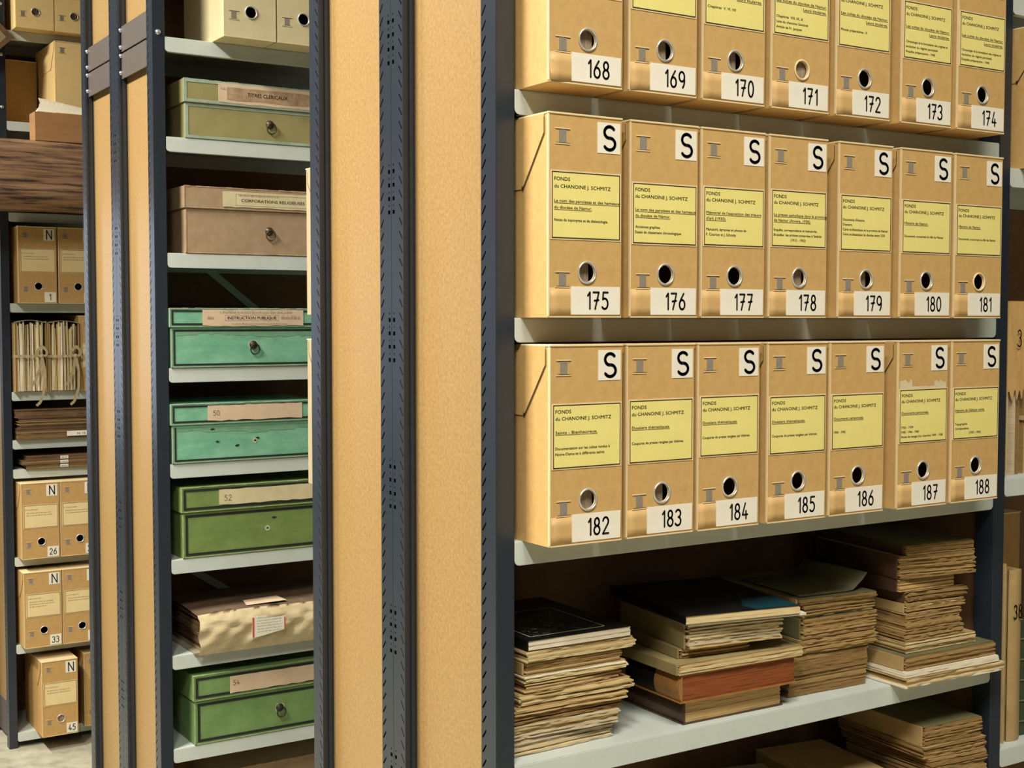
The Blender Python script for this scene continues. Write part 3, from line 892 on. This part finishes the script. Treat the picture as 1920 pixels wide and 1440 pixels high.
def sheet(b, x0, x1, y0, y1, z, t, m, rnd, rag=.002, curl=0):
    n = 10; L = []
    ring = [(x0 + (x1 - x0) * i / n, y0 + rnd.uniform(-rag, rag)) for i in range(n + 1)] + [(x1 + rnd.uniform(-rag, rag), y0 + (y1 - y0) * i / 6) for i in range(1, 7)] + \
           [(x1 + (x0 - x1) * i / n, y1) for i in range(1, n + 1)] + [(x0 + rnd.uniform(-rag, rag), y1 + (y0 - y1) * i / 6) for i in range(1, 6)]
    N = len(ring); i0 = len(b.v)
    b.v += [(x, y, z) for x, y in ring] + [(x, y, z + t) for x, y in ring]
    q = b.mi(m)
    b.f.append(tuple(range(i0 + N - 1, i0 - 1, -1))); b.m.append(q); b.f.append(tuple(range(i0 + N, i0 + 2 * N))); b.m.append(q)
    for a in range(N):
        d = (a + 1) % N
        b.f.append((i0 + a, i0 + d, i0 + N + d, i0 + N + a)); b.m.append(q)


def book(name, label, x, y, z, w_, d_, t_, rz=0, kind='pamphlet', pages=None, cover=COVTAN, spine=None, seed=0, rag=.003, group=None, per=.0031, wave=0.0, patch=None):
    rnd = random.Random(seed * 13 + 5)
    t = thing(name, label, 'book', (x, y, z), rz, group)
    pages = pages or [PG[0], PG[0], PG[1], PG[2]]
    n = max(2, round(t_ / per))
    if kind == 'pamphlet':       # stitched paper: leaves plus thin paper cover folded round the left edge
        b = MB(); leaves(b, .001, w_, 0, d_, .0008, t_ - .0016, n, rag, pages, rnd, wave, seed); b.build('pages', t)
        b = MB(); sheet(b, -.0005, w_ - .001, .0015, d_, t_ - .0013, .0009, cover, rnd, rag * .7)
        if spine: b.box(-.0045, -.0006, .005, d_ * .97, .0006, t_ - .0006, spine)
        b.build('cover', t)
    elif kind == 'bound':        # boards, spine on the left
        b = MB(); leaves(b, .004, w_ - .004, .003, d_ - .003, .003, t_ - .003, max(3, n), rag * .25, pages, rnd, gap=.00012); b.build('pages', t)
        b = MB()
        b.box(0, w_, 0, d_, .0003, .0028, cover); b.box(0, w_, 0, d_, t_ - .0028, t_ - .0003, cover)
        sp = spine or cover
        arcp = [(0.004 - .0085 * math.sin(math.pi * i / 8), .0003 + (t_ - .0006) * i / 8) for i in range(9)]
        b.prism(arcp + [(.0045, t_ - .0003), (.0045, .0003)], lambda p, q, dd: (p, dd, q), -.0006, d_ + .0004, sp)
        if sp is LEATH:      # dark title piece across the spine
            b.prism([(.004 - .0093 * math.sin(math.pi * i / 8), .0003 + (t_ - .0006) * i / 8) for i in range(9)], lambda p, q, dd: (p, dd, q), .075, .165, COVBLK)
        b.build('cover', t)
    elif kind == 'soft':         # glued paperback: even edges
        b = MB(); leaves(b, .001, w_, 0, d_, .0008, t_ - .0014, max(2, n), .0007, pages, rnd, gap=.0001); b.build('pages', t)
        b = MB()
        b.box(-.001, w_ + .0005, -.0008, d_, t_ - .0012, t_ - .0002, cover); b.box(-.001, w_, 0, d_, .0001, .0008, cover)
        b.box(-.0018, -.0002, -.0008, d_, .0001, t_ - .0002, cover)
        if patch: b.poly([(w_ * .62, .0, t_), (w_, .0, t_), (w_, d_ * .3, t_), (w_ * .70, d_ * .3, t_), (w_ * .58, d_ * .12, t_)], patch)
        b.build('cover', t)
    return t


ORD = ['topmost', 'second', 'third', 'fourth', 'fifth', 'sixth', 'seventh', 'eighth', 'ninth', 'tenth', 'eleventh', 'twelfth']


def stack(where, z0, rows, group):
    """rows listed from the bottom: (look, name, x0, x1, y, depth, thickness, rz, kwargs)"""
    z = z0 + .0004; n = len(rows)
    for i, (look, nm, x0, x1, y, dp, th, rz, kw) in enumerate(rows):
        k = n - 1 - i
        pos = ('topmost of' if k == 0 else 'lowest of' if i == 0 else ORD[k] + ' down in')
        book(nm, '%s, %s %s' % (look, pos, where), x0, y, z, x1 - x0, dp, th - .0002, rz, seed=int(1000 * x0) + i * 3, group=group, **kw)
        z += th


R = math.radians
Z4, Z5 = 1.1863, 0.808
A1 = 'the stack beside the near post'
stack(A1, Z4, [
    ('thick grey-cream uncut booklet', 'booklet', .052, .270, .036, .24, .028, R(1), dict(pages=[PG[3], PG[3], PG[1]], rag=.003)),
    ('grey-cream uncut booklet', 'booklet', .050, .274, .034, .24, .027, R(-1), dict(pages=[PG[3], PG[0]], rag=.004)),
    ('tan pamphlet with dark-lined edge', 'booklet', .052, .284, .032, .25, .016, R(1), dict(pages=[PG[0], PG[2]], rag=.004)),
    ('tan dog-eared pamphlet', 'booklet', .054, .290, .030, .25, .014, R(-1), dict(pages=[PG[0], PG[0], PG[2]], rag=.004)),
    ('ragged tan pamphlet jutting right', 'booklet', .066, .304, .028, .25, .021, R(0), dict(pages=[PG[0], PG[1]], rag=.004)),
    ('tan deckle-edged booklet', 'booklet', .078, .284, .032, .24, .019, R(1), dict(pages=[PG[0], PG[0], PG[2]], rag=.003)),
    ('pale cream booklet', 'booklet', .076, .293, .030, .24, .014, R(-1), dict(pages=[PG[1], PGW, PG[1]], rag=.003)),
    ('brownish tan booklet', 'booklet', .080, .283, .032, .24, .021, R(0), dict(pages=[PG[0], PG[2]], rag=.002, spine=COVTAN)),
    ('thick-lipped cream booklet', 'booklet', .078, .309, .028, .25, .020, R(0), dict(pages=[PG[1], PG[1], PG[0]], rag=.003, wave=.0006)),
], 'books in the stack beside the near post')


def magazine():
    t = thing('magazine', 'black glossy-covered magazine on top of the stack beside the near post', 'magazine', (.084, .030, 1.3679), R(-1), 'books in the stack beside the near post')
    rnd = random.Random(8); W, D, T = .216, .29, .0175
    b = MB(); leaves(b, .001, W, 0, D, .0006, T - .0012, 6, .0009, [PGW], rnd, gap=.0001); b.build('pages', t)
    b = MB(); b.box(-.001, W - .002, -.0005, D, T - .0012, T, COVBLK); b.box(-.0022, -.0002, -.0004, D, .0002, T, COVBLK)
    # fine white engraving and its frame printed on the cover
    z = T + .0002
    P = lambda x, y: (x, y, z)
    def ln(xa, ya, xb, yb, wd=.0008):
        dx, dy = xb - xa, yb - ya; L = math.hypot(dx, dy); nx, ny = -dy / L * wd / 2, dx / L * wd / 2
        b.poly([P(xa + nx, ya + ny), P(xb + nx, yb + ny), P(xb - nx, yb - ny), P(xa - nx, ya - ny)], WPAPER)
    fx0, fx1, fy0, fy1 = .018, .175, .022, .20
    for a in ((fx0, fy0, fx1, fy0), (fx1, fy0, fx1, fy1), (fx1, fy1, fx0, fy1), (fx0, fy1, fx0, fy0)): ln(*a, .0018)
    for i in range(110):
        x = rnd.uniform(fx0 + .006, fx1 - .02); y = rnd.uniform(fy0 + .006, fy1 - .03)
        a = rnd.choice((0, 0, 0, 1.2, 2.4)); L = rnd.uniform(.004, .016)
        ln(x, y, x + L * math.cos(a) , min(fy1, y + L * math.sin(a) + .0004), .0005)
    b.build('cover', t)
magazine()

A2 = 'the stack with the blue book'
stack(A2, Z4, [
    ('dark brown hardback with smooth tan pages', 'book', .418, .664, .020, .27, .046, R(-1), dict(kind='bound', pages=[PGS], cover=COVDRK, per=.004)),
    ('leather-backed book with orange-red edges', 'book', .398, .680, .004, .26, .053, R(-2), dict(kind='bound', pages=[PGO], cover=LEATH, spine=LEATH, per=.004)),
    ('olive-covered cream pamphlet', 'booklet', .393, .690, .000, .27, .021, R(-2), dict(pages=[PG[1], PG[0]], cover=COVOLV, spine=COVOLV, rag=.002)),
    ('short dog-eared olive booklet', 'booklet', .420, .574, .030, .24, .020, R(-5), dict(pages=[PG[2], PG[0]], cover=COVOLV, spine=COVOLV)),
    ('ragged uncut thick booklet with dark spine', 'book', .425, .632, .018, .25, .046, R(-8), dict(pages=[PG[3], PG[0], PG[1]], cover=COVDRK, spine=COVOLV, rag=.004)),
    ('thin white paper-covered leaflet', 'booklet', .418, .672, .004, .26, .005, R(-10), dict(kind='soft', pages=[PGW], cover=COVWHT)),
    ('blue-covered paperback', 'book', .408, .655, .002, .30, .0165, R(-10), dict(kind='soft', pages=[PGW, PG[1]], cover=COVBLK, patch=COVBLU)),
], 'books in the stack with the blue book')

A3 = 'the third shelf stack'
stack(A3, Z4, [
    ('brown pamphlet resting on the shelf', 'booklet', .704, .914, .042, .25, .020, R(-2), dict(pages=[PG[2], PG[2], PG[4]], rag=.0015)),
    ('brown deckle-edged pamphlet', 'booklet', .706, .915, .042, .25, .022, R(-2), dict(pages=[PG[2], PG[4]], rag=.0015)),
    ('thick brown booklet', 'booklet', .705, .917, .040, .25, .041, R(-2), dict(pages=[PG[2], PG[2], PG[4]], rag=.0015)),
    ('tan ragged booklet jutting to the right', 'booklet', .724, .934, .034, .25, .031, R(-2), dict(pages=[PG[4], PG[2], PG[4]], rag=.004)),
    ('thick ragged booklet with dark green spine', 'book', .734, .930, .034, .25, .041, R(-3), dict(pages=[PG[4], PG[4], PG[2]], cover=COVGRN, spine=COVGRN, rag=.003)),
    ('tan uncut booklet', 'booklet', .736, .924, .036, .24, .016, R(-3), dict(pages=[PG[4], PG[4]], rag=.003)),
    ('thin tan pamphlet', 'booklet', .738, .926, .036, .24, .011, R(-4), dict(pages=[PG[4], PG[2]], rag=.002)),
    ('thin olive-covered pamphlet', 'booklet', .726, .924, .036, .27, .013, R(-6), dict(pages=[PG[4], PG[2]], cover=COVGRN, spine=COVTAN, rag=.002)),
], 'books in the third stack')
# loose cover of the top pamphlet curling up
t = thing('loose_paper_cover', 'loose olive paper cover curling up at its corner on the third stack', 'paper', (.742, .05, Z4 + .1962), R(-6))
b = MB(); k = b.mi(COVGRN); n = 14
for i in range(n + 1):
    u = i / n; x = .172 * u; zz = .0006 + (0 if u < .72 else .03 * ((u - .72) / .28) ** 2)
    for yy in (0, .2): b.v.append((x, yy, zz + (.004 if yy == 0 and u > .8 else 0)))
for i in range(n): b.f.append((2 * i, 2 * i + 2, 2 * i + 3, 2 * i + 1)); b.m.append(k)
o = b.build('sheet', t, smooth=True); sm = o.modifiers.new('thick', 'SOLIDIFY'); sm.thickness = .0006; sm.offset = 1

A4 = 'the tall right-hand stack'
stack(A4, Z4, [
    ('frayed cream folder overhanging the shelf edge', 'booklet', .950, .952 + .292, -.040, .28, .019, R(-1), dict(pages=[PGW, PG[1], PG[2]], cover=COVTAN, rag=.005, per=.005)),
    ('white-edged thin folder', 'booklet', .952, 1.235, -.034, .27, .0135, R(-2), dict(pages=[PGW, PGW], cover=COVWHT, rag=.002, per=.006)),
    ('olive-covered tan booklet', 'booklet', .960, 1.232, -.030, .27, .029, R(-1), dict(pages=[PG[4], PG[2], PG[2]], cover=COVGRN, spine=COVTAN, rag=.002)),
    ('tan pamphlet with pale lower edge', 'booklet', .978, 1.188, -.012, .25, .024, R(-2), dict(pages=[PG[4], PG[1]], rag=.002)),
    ('ragged dark tan booklet jutting right', 'booklet', .982, 1.160, -.006, .24, .020, R(-3), dict(pages=[PG[4], PG[2]], rag=.005)),
    ('dark tan uncut booklet', 'booklet', .986, 1.150, -.004, .24, .036, R(-3), dict(pages=[PG[2], PG[4], PG[4]], rag=.003)),
    ('tan pamphlet with torn spine paper', 'booklet', .994, 1.165, .000, .24, .021, R(-2), dict(pages=[PG[4], PG[1]], rag=.003, spine=COVTAN)),
    ('tan pamphlet with frayed corner', 'booklet', .996, 1.168, .000, .24, .024, R(-3), dict(pages=[PG[4], PG[2]], rag=.004, spine=COVDRK)),
    ('brown booklet with smooth edge', 'booklet', .976, 1.134, .004, .24, .028, R(-3), dict(pages=[PGS, PG[2]], cover=COVDRK, spine=COVDRK, rag=.001)),
    ('thick brown booklet with wavy lower leaves', 'booklet', .972, 1.170, .000, .28, .047, R(-9), dict(pages=[PG[2], PG[2], PG[4]], cover=COVTAN, spine=COVDRK, rag=.003)),
    ('dark green-grey covered booklet', 'booklet', .990, 1.172, .000, .29, .0225, R(-8), dict(pages=[PG[2], PG[4]], cover=COVGRN, spine=COVDRK, rag=.002)),
], 'books in the tall stack')

A5 = 'the bottom right stack'
stack(A5, Z5, [
    ('thick brown booklet', 'booklet', 1.07, 1.24, -.01, .25, .06, R(-2), dict(pages=[PG[2]], rag=.002, per=.006)),
    ('brown booklet', 'booklet', 1.06, 1.235, -.01, .25, .06, R(-1), dict(pages=[PG[2], PG[4]], rag=.003, per=.006)),
    ('tan booklet', 'booklet', 1.07, 1.235, -.01, .25, .06, R(-2), dict(pages=[PG[2], PG[4]], rag=.003, per=.005)),
    ('light tan pamphlet', 'booklet', 1.066, 1.232, -.006, .27, .024, R(-4), dict(pages=[PG[4], PG[2]], rag=.003)),
    ('dog-eared brown pamphlet', 'booklet', 1.052, 1.234, -.004, .26, .026, R(-4), dict(pages=[PG[2], PG[4]], rag=.004)),
    ('brown booklet with dark olive cover', 'booklet', 1.056, 1.226, .0, .26, .042, R(-3), dict(pages=[PG[2], PG[2], PG[4]], cover=COVGRN, spine=COVTAN, rag=.003)),
], 'books on the lowest visible shelf')
A6 = 'the low bottom-edge pile'
stack(A6, Z5, [
    ('thick tan booklet', 'booklet', .54, .76, .02, .26, .07, R(-12), dict(pages=[PG[4], PG[2]], rag=.003, per=.006)),
    ('brown booklet', 'booklet', .54, .76, .02, .26, .06, R(-14), dict(pages=[PG[2], PG[4]], rag=.003, per=.006)),
    ('grey-covered booklet', 'booklet', .545, .76, .03, .26, .045, R(-14), dict(pages=[PG[4], PG[4]], cover=COVGRY, rag=.003, per=.006)),
], 'books on the lowest visible shelf')
A7 = 'the flat bottom pile'
stack(A7, Z5, [
    ('brown bound volume', 'book', .82, 1.0, .02, .30, .07, R(-6), dict(kind='bound', pages=[PG[2]], cover=COVDRK)),
    ('dark brown bound volume', 'book', .82, 1.0, .02, .30, .06, R(-8), dict(kind='bound', pages=[PG[2]], cover=COVDRK)),
    ('tan folded pamphlet', 'booklet', .82, 1.0, .01, .30, .045, R(-9), dict(pages=[PG[2], PG[4]], cover=COVTAN, spine=COVTAN, rag=.002)),
], 'books on the lowest visible shelf')


# ------------------------------------------------------------------ right-hand bay
def upright_book(label, x, y, z, w_, d_, h_, cover, num=None, pages=None, tilt=0, bands=False):
    t = thing('book', label, 'book', (x, y, z), 0, 'books standing on the next bay')
    t.rotation_euler = (0, tilt, 0)
    b = MB()
    n = 8
    sp = [(w_ * i / n, -.006 * math.sin(math.pi * i / n)) for i in range(n + 1)] + [(w_, .004), (0, .004)]
    b.prism(sp, lambda p, q, d: (p, q, d), 0, h_, cover)
    b.box(0, .0025, .002, d_, 0, h_, cover); b.box(w_ - .0025, w_, .002, d_, 0, h_, cover)
    if bands:
        for f in (.12, .3, .48, .66, .84):
            b.prism([(-.0005, -.0005)] + [(w_ * i / n, -.0085 * math.sin(math.pi * i / n) - .0008) for i in range(n + 1)] + [(w_ + .0005, -.0005)], lambda p, q, d: (p, q, d), h_ * f, h_ * f + .003, COVGRN)
    if num: strokes(b, num, w_ * .22, h_ * .72, .03, .0032, -.0075, INK, kx=.7)
    b.build('cover', t)
    b = MB(); b.box(.003, w_ - .003, .004, d_ - .004, .004, h_ - .004, PG[2]); b.build('pages', t)
    return t


ZR = .9896
upright_book('thin tan board-bound book standing against the right upright', 1.341, .030, ZR, .010, .24, .402, COVTAN)
upright_book('tall tan book numbered 38 standing on the next bay', 1.3615, .028, ZR, .043, .25, .385, COVTAN, '38')
upright_book('dark green cloth book with banded spine beside the book numbered 38', 1.413, .045, ZR, .05, .22, .262, BOOKGRN, bands=True)
archive_box('plain brown box lying behind the standing books of the next bay', 1.345, .285, ZR, .40, .455, .06, 0, KRAFT2, ring=False, straps=False, seed=21, content=.1)


def kraft_file():
    t = thing('paper_bundle', 'torn kraft-wrapped file with a 3 on its spine, at the right frame edge', 'bundle', (1.343, .03, 1.5884))
    rnd = random.Random(31); W, H, D = .062, .385, .25
    b = MB(); n = 16
    # kraft wrapper: folded sheet round the upper half, torn lower edge
    for xa, xb in ((0.0, W * .92),):
        low = [(xa + (xb - xa) * i / n, .18 + .012 * math.sin(i * 1.3) + rnd.uniform(-.006, .006)) for i in range(n + 1)]
        b.prism(low + [(xb, H), (xa, H)], lambda p, q, d: (p, d - .004 * math.sin(math.pi * max(0, min(1, p / W))), q), -.0015, 0, KRAFT)
    b.box(0, .0015, 0, D, .02, H, KRAFT); b.box(W * .92, W * .92 + .0015, 0, D, .2, H, KRAFT)
    strokes(b, '3', W * .42, .285, .036, .0035, -.0075, GREYINK, kx=.7)
    b.build('wrapper', t)
    b = MB()
    for i in range(13):
        x = .003 + i * .0045
        b.box(x, x + .0038, .003 + rnd.uniform(-.002, .012), D, 0, H * rnd.uniform(.80, .97), rnd.choice([PG[3], PG[0], PG[2], PG[3]]))
    b.build('papers', t)
    t2 = thing('paper_bundle', 'ragged bundle of loose papers beside the kraft file with a 3', 'bundle', (1.410, .04, 1.5884))
    b = MB()
    for i in range(16):
        x = i * .0052
        b.box(x, x + .0044, rnd.uniform(0, .012), D, 0, .36 * rnd.uniform(.82, 1.0), rnd.choice([PG[3], PG[0], PG[2], PG[1]]))
    b.build('papers', t2)
    b = MB(); b.box(.0, .084, -.0035, -.002, .12, .13, RIBBON); b.box(-.001, .0, -.0035, D, .12, .13, RIBBON); b.build('ribbon', t2)
kraft_file()


# ------------------------------------------------------------------ left run: bundles, folders
def tied_bundle(label, x, y, z, w_, h_, d_, seed, bow):
    t = thing('paper_bundle', label, 'bundle', (x, y, z), 0, 'tied bundles of papers')
    rnd = random.Random(seed)
    b = MB(); n = 17; p = (w_ - .026) / n
    for i in range(n):
        x0 = .013 + i * p
        hh = h_ * rnd.uniform(.86, .985); yo = rnd.uniform(0, .016)
        lean = rnd.uniform(-.004, .004)
        m = rnd.choice([PG[1], PG[3], PG[0], PGW, PG[1]])
        k = b.mi(m); i0 = len(b.v)
        prof = [(0, 0), (.3, rnd.uniform(-.003, .003)), (.6, rnd.uniform(-.004, .004)), (1, 0)]
        for f, o in prof:
            for dx, yy in ((0, yo + rnd.uniform(-.002, .002)), (p * .86, yo), (p * .86, d_), (0, d_)):
                b.v.append((x0 + dx + lean * f + o * .4, yy, .003 + (hh - .003) * f))
        for a in range(3):
            for c in range(4):
                e = (c + 1) % 4
                b.f.append((i0 + a * 4 + c, i0 + a * 4 + e, i0 + a * 4 + 4 + e, i0 + a * 4 + 4 + c)); b.m.append(k)
        b.f.append((i0, i0 + 1, i0 + 2, i0 + 3)); b.m.append(k); b.f.append((i0 + 12, i0 + 13, i0 + 14, i0 + 15)); b.m.append(k)
    b.build('papers', t)
    b = MB()
    b.box(0, .0025, -.004, d_, 0, h_ * .95, COVTAN); b.box(w_ - .0025, w_, .002, d_, 0, h_ * .97, COVTAN)
    b.box(.0025, .0125, .002, .006, .0, h_ * .94, KRAFT2)
    n = 10   # flap over the top
    pr = [(w_ * i / n, h_ * .95 + .012 * math.sin(math.pi * i / n)) for i in range(n + 1)]
    b.prism(pr + [(a, c - .002) for a, c in reversed(pr)], lambda a, c, d: (a, d, c), .0, d_, COVGRY)
    b.build('folder', t)
    b = MB(); zt = h_ * .47
    pts = [(w_ * i / 12, -.006 - .004 * math.sin(math.pi * i / 12) - .002 * (i % 2)) for i in range(13)]
    for (a, c), (d, e) in zip(pts, pts[1:]):
        b.poly([(a, c, zt), (d, e, zt + .001), (d, e, zt + .013), (a, c, zt + .012)], RIBBON)
    b.box(-.001, 0, -.006, d_, zt, zt + .012, RIBBON)
    def tape(path, wd):
        for (ax, ay, az), (bx_, by, bz) in zip(path, path[1:]):
            dx, dz = bx_ - ax, bz - az; L = math.hypot(dx, dz) or 1; nx, nz = -dz / L * wd / 2, dx / L * wd / 2
            b.poly([(ax + nx, ay, az + nz), (bx_ + nx, by, bz + nz), (bx_ - nx, by - .001, bz - nz), (ax - nx, ay - .001, az - nz)], RIBBON)
    cx = w_ * bow
    b.dome((cx, -.012, zt + .006), 'y', .011, RIBBON, 8, .8)
    for dx, dz in ((-.022, .040), (.020, .045)):
        tape([(cx + dx * 1.0 * math.sin(a) + dx * .25 * math.sin(2 * a), -.017, zt + .006 + dz * .5 * (1 - math.cos(a))) for a in [i * math.pi / 6 for i in range(0, 13)]], .010)
    tape([(cx, -.016, zt), (cx - .012, -.02, zt - .05), (cx - .03, -.018, zt - .10), (cx - .045, -.019, zt - .125)], .012)
    tape([(cx, -.017, zt), (cx + .01, -.02, zt - .06), (cx + .006, -.03, zt - .135), (cx - .005, -.046, h_ * -.02), (cx - .018, -.048, -.045), (cx - .035, -.048, -.06)], .012)
    b.build('ribbon', t)
tied_bundle('tied bundle of old papers, the left one of two, with a ribbon bow', .152, 4.285, 1.6122, .138, .325, .26, 41, .82)
tied_bundle('tied bundle of old papers, the right one of two, next to a kraft box', .293, 4.285, 1.6122, .140, .322, .26, 43, .86)

z = 1.3948
for i, (th, dx, m, lb) in enumerate(((.052, .004, FOLDM, 'thick dark brown folder with a N15 slip, lowest of the folder pile'), (.016, .014, FOLDM, 'dark brown folder second from the bottom of the pile'),
                                     (.016, .010, COVTAN, 'lighter tan folder in the middle of the brown folder pile'), (.016, .010, FOLDM, 'dark brown folder second from the top of the pile'), (.036, -.002, FOLDM, 'overhanging brown folder on top of the pile under the bundles'))):
    t = thing('folder', lb, 'folder', (.155 + dx, 4.30, z), 0, 'brown folders lying on the left shelving')
    b = MB(); b.box(0, .36, 0, .27, 0.0004, .0025, m); b.box(0, .36, -.002, .27, th - .003, th - .0006, m); b.box(.357, .36, 0, .27, 0, th - .001, m)
    b.build('cover', t)
    b = MB(); leaves(b, .004, .352, .003, .262, .0026, th - .0031, max(2, int(th / .006)), .002, [FOLDM, FOLDM, PG[2]], random.Random(i + 60)); b.build('papers', t)
    if i == 0:
        b = MB(); b.box(.216, .335, -.0042, -.0032, .012, .034, WPAPER); text(b, 'N 15', .262, .017, .036, .011, -.0046, INK); b.build('white_slip', t)
    z += th + .0002
z = 1.2631
for i, (dx, lb) in enumerate(((.045, 'lowest thin brown folder with white tab, left shelving'), (.030, 'middle thin brown folder with white tab, left shelving'), (.050, 'uppermost thin brown folder with white tab, left shelving'))):
    t = thing('folder', lb, 'folder', (.150 + dx, 4.31 - .004 * i, z), R(-1.5 + i), 'thin folders with white tabs')
    b = MB(); b.box(0, .34, 0, .25, .0004, .002, FOLDM); b.box(0, .34, -.002, .25, .0165, .0185, FOLDM); b.build('cover', t)
    b = MB(); leaves(b, .004, .336, .001, .245, .0022, .0163, 2, .002, [FOLDM, PG[2]], random.Random(i + 70)); b.build('papers', t)
    b = MB(); b.box(.165 - dx + .03, .20 - dx + .03, -.004, -.003, .003, .0165, WPAPER); scribble(b, .169 - dx + .03, .006, .027, .008, -.0044, INK, random.Random(i)); b.build('white_tab', t)
    z += .019


# ------------------------------------------------------------------ timber beam, tray on it
def beam():
    rnd = random.Random(77)
    b = MB(); k = b.mi(TIMBER)
    X0, X1, Y0, Y1, Z0, Z1 = -4.2, 6.5, 4.00, 4.27, 2.412, 2.694
    nx, nr = 220, 30
    per = []
    for i in range(nr):      # rounded-corner cross-section
        f = i / nr * 4; s_ = int(f); u = f - s_
        c = [(Y0, Z0, Y0, Z1), (Y0, Z1, Y1, Z1), (Y1, Z1, Y1, Z0), (Y1, Z0, Y0, Z0)][s_]
        per.append((c[0] + (c[2] - c[0]) * u, c[1] + (c[3] - c[1]) * u))
    ph = [rnd.uniform(0, 6) for _ in range(nr)]
    for i in range(nx + 1):
        x = X0 + (X1 - X0) * i / nx
        for j, (y, z) in enumerate(per):
            d = .004 * math.sin(x * 2.1 + ph[j]) + .003 * math.sin(x * 6.3 + ph[j] * 2) + rnd.uniform(-.002, .002)
            a, c = (y - (Y0 + Y1) / 2) / (Y1 - Y0) * 2, (z - (Z0 + Z1) / 2) / (Z1 - Z0) * 2
            cr = .93 if abs(a) > .9 and abs(c) > .9 else 1
            top = z > Z1 - .001
            b.v.append((x, (Y0 + Y1) / 2 + a * cr * ((Y1 - Y0) / 2 + d), (Z1 if top else (Z0 + Z1) / 2 + c * cr * ((Z1 - Z0) / 2 + d))))
    for i in range(nx):
        for j in range(nr):
            q = (j + 1) % nr
            b.f.append((i * nr + j, i * nr + q, (i + 1) * nr + q, (i + 1) * nr + j)); b.m.append(k)
    o = b.build('timber_beam', smooth=True)
    tag(o, 'old rough-hewn dark timber beam crossing in front of the left shelving', 'beam')
beam()

t = thing('wooden_tray', 'low brown wooden tray of papers standing on the timber beam', 'tray', (.193, 4.012, 2.6945))
W, D, H = .34, .10, .122
b = MB()
b.box(0, W, 0, .010, 0.0006, H, TRAYW); b.box(0, W, D - .008, D, 0.0006, H, TRAYW); b.box(0, .008, .010, D - .008, 0.0006, H, TRAYW); b.box(W - .008, W, .010, D - .008, 0.0006, H, TRAYW)
b.box(.008, W - .008, .010, D - .008, .0006, .006, TRAYW)
b.build('body', t, bevel=.001)
t = thing('paper_stack', 'cream papers heaped inside the wooden tray on the beam', 'papers', (.203, 4.023, 2.7012))
rnd = random.Random(90); b = MB()
for i in range(12):
    b.box(rnd.uniform(.001, .003), W - .022, .001 + .0004 * i, .072, .0002 + i * .0098, .0092 + i * .0098, PGW)
k = b.mi(PGW); n = 16
for i in range(n + 1):
    u = i / n
    for yy, zz in ((.0, .118), (.03, .155 - .02 * u), (.07, (.188 if i else .165) - .045 * u)):
        b.v.append((.004 + (W - .03) * u + (.035 * (yy / .07) if u < .05 else 0), yy + .001, zz + .0015 * math.sin(5 * u)))
base = len(b.v) - 3 * (n + 1)
for i in range(n):
    for j in range(2):
        a = base + i * 3 + j
        b.f.append((a, a + 3, a + 4, a + 1)); b.m.append(k)
b.poly([(.004, .001, .118), (.004, .07, .118), (.039, .071, .165)], PGW)
b.build('sheets', t)

# diamond-set framed board on the far left upright
t = thing('framed_board', 'small brown framed board hung cornerwise at the left frame edge above the beam', 'board', (.062, 4.296, 3.172))
b = MB()
S = .11
for i in range(4):
    a0, a1 = math.pi / 2 * i, math.pi / 2 * (i + 1)
    o = [(S * math.cos(a), S * math.sin(a)) for a in (a0, a1)]; q = [(S * .72 * math.cos(a), S * .72 * math.sin(a)) for a in (a1, a0)]
    b.prism([o[0], o[1], q[0], q[1]], lambda p, r, d: (p, d, r), -.012, .012, FOLDM)
b.build('frame', t, bevel=.001)
b = MB(); b.prism([(S * .72 * math.cos(math.pi / 2 * i), S * .72 * math.sin(math.pi / 2 * i)) for i in range(4)], lambda p, r, d: (p, d, r), -.004, .008, BROWNC)
b.build('panel', t)

bpy.data.objects.remove(_fo)
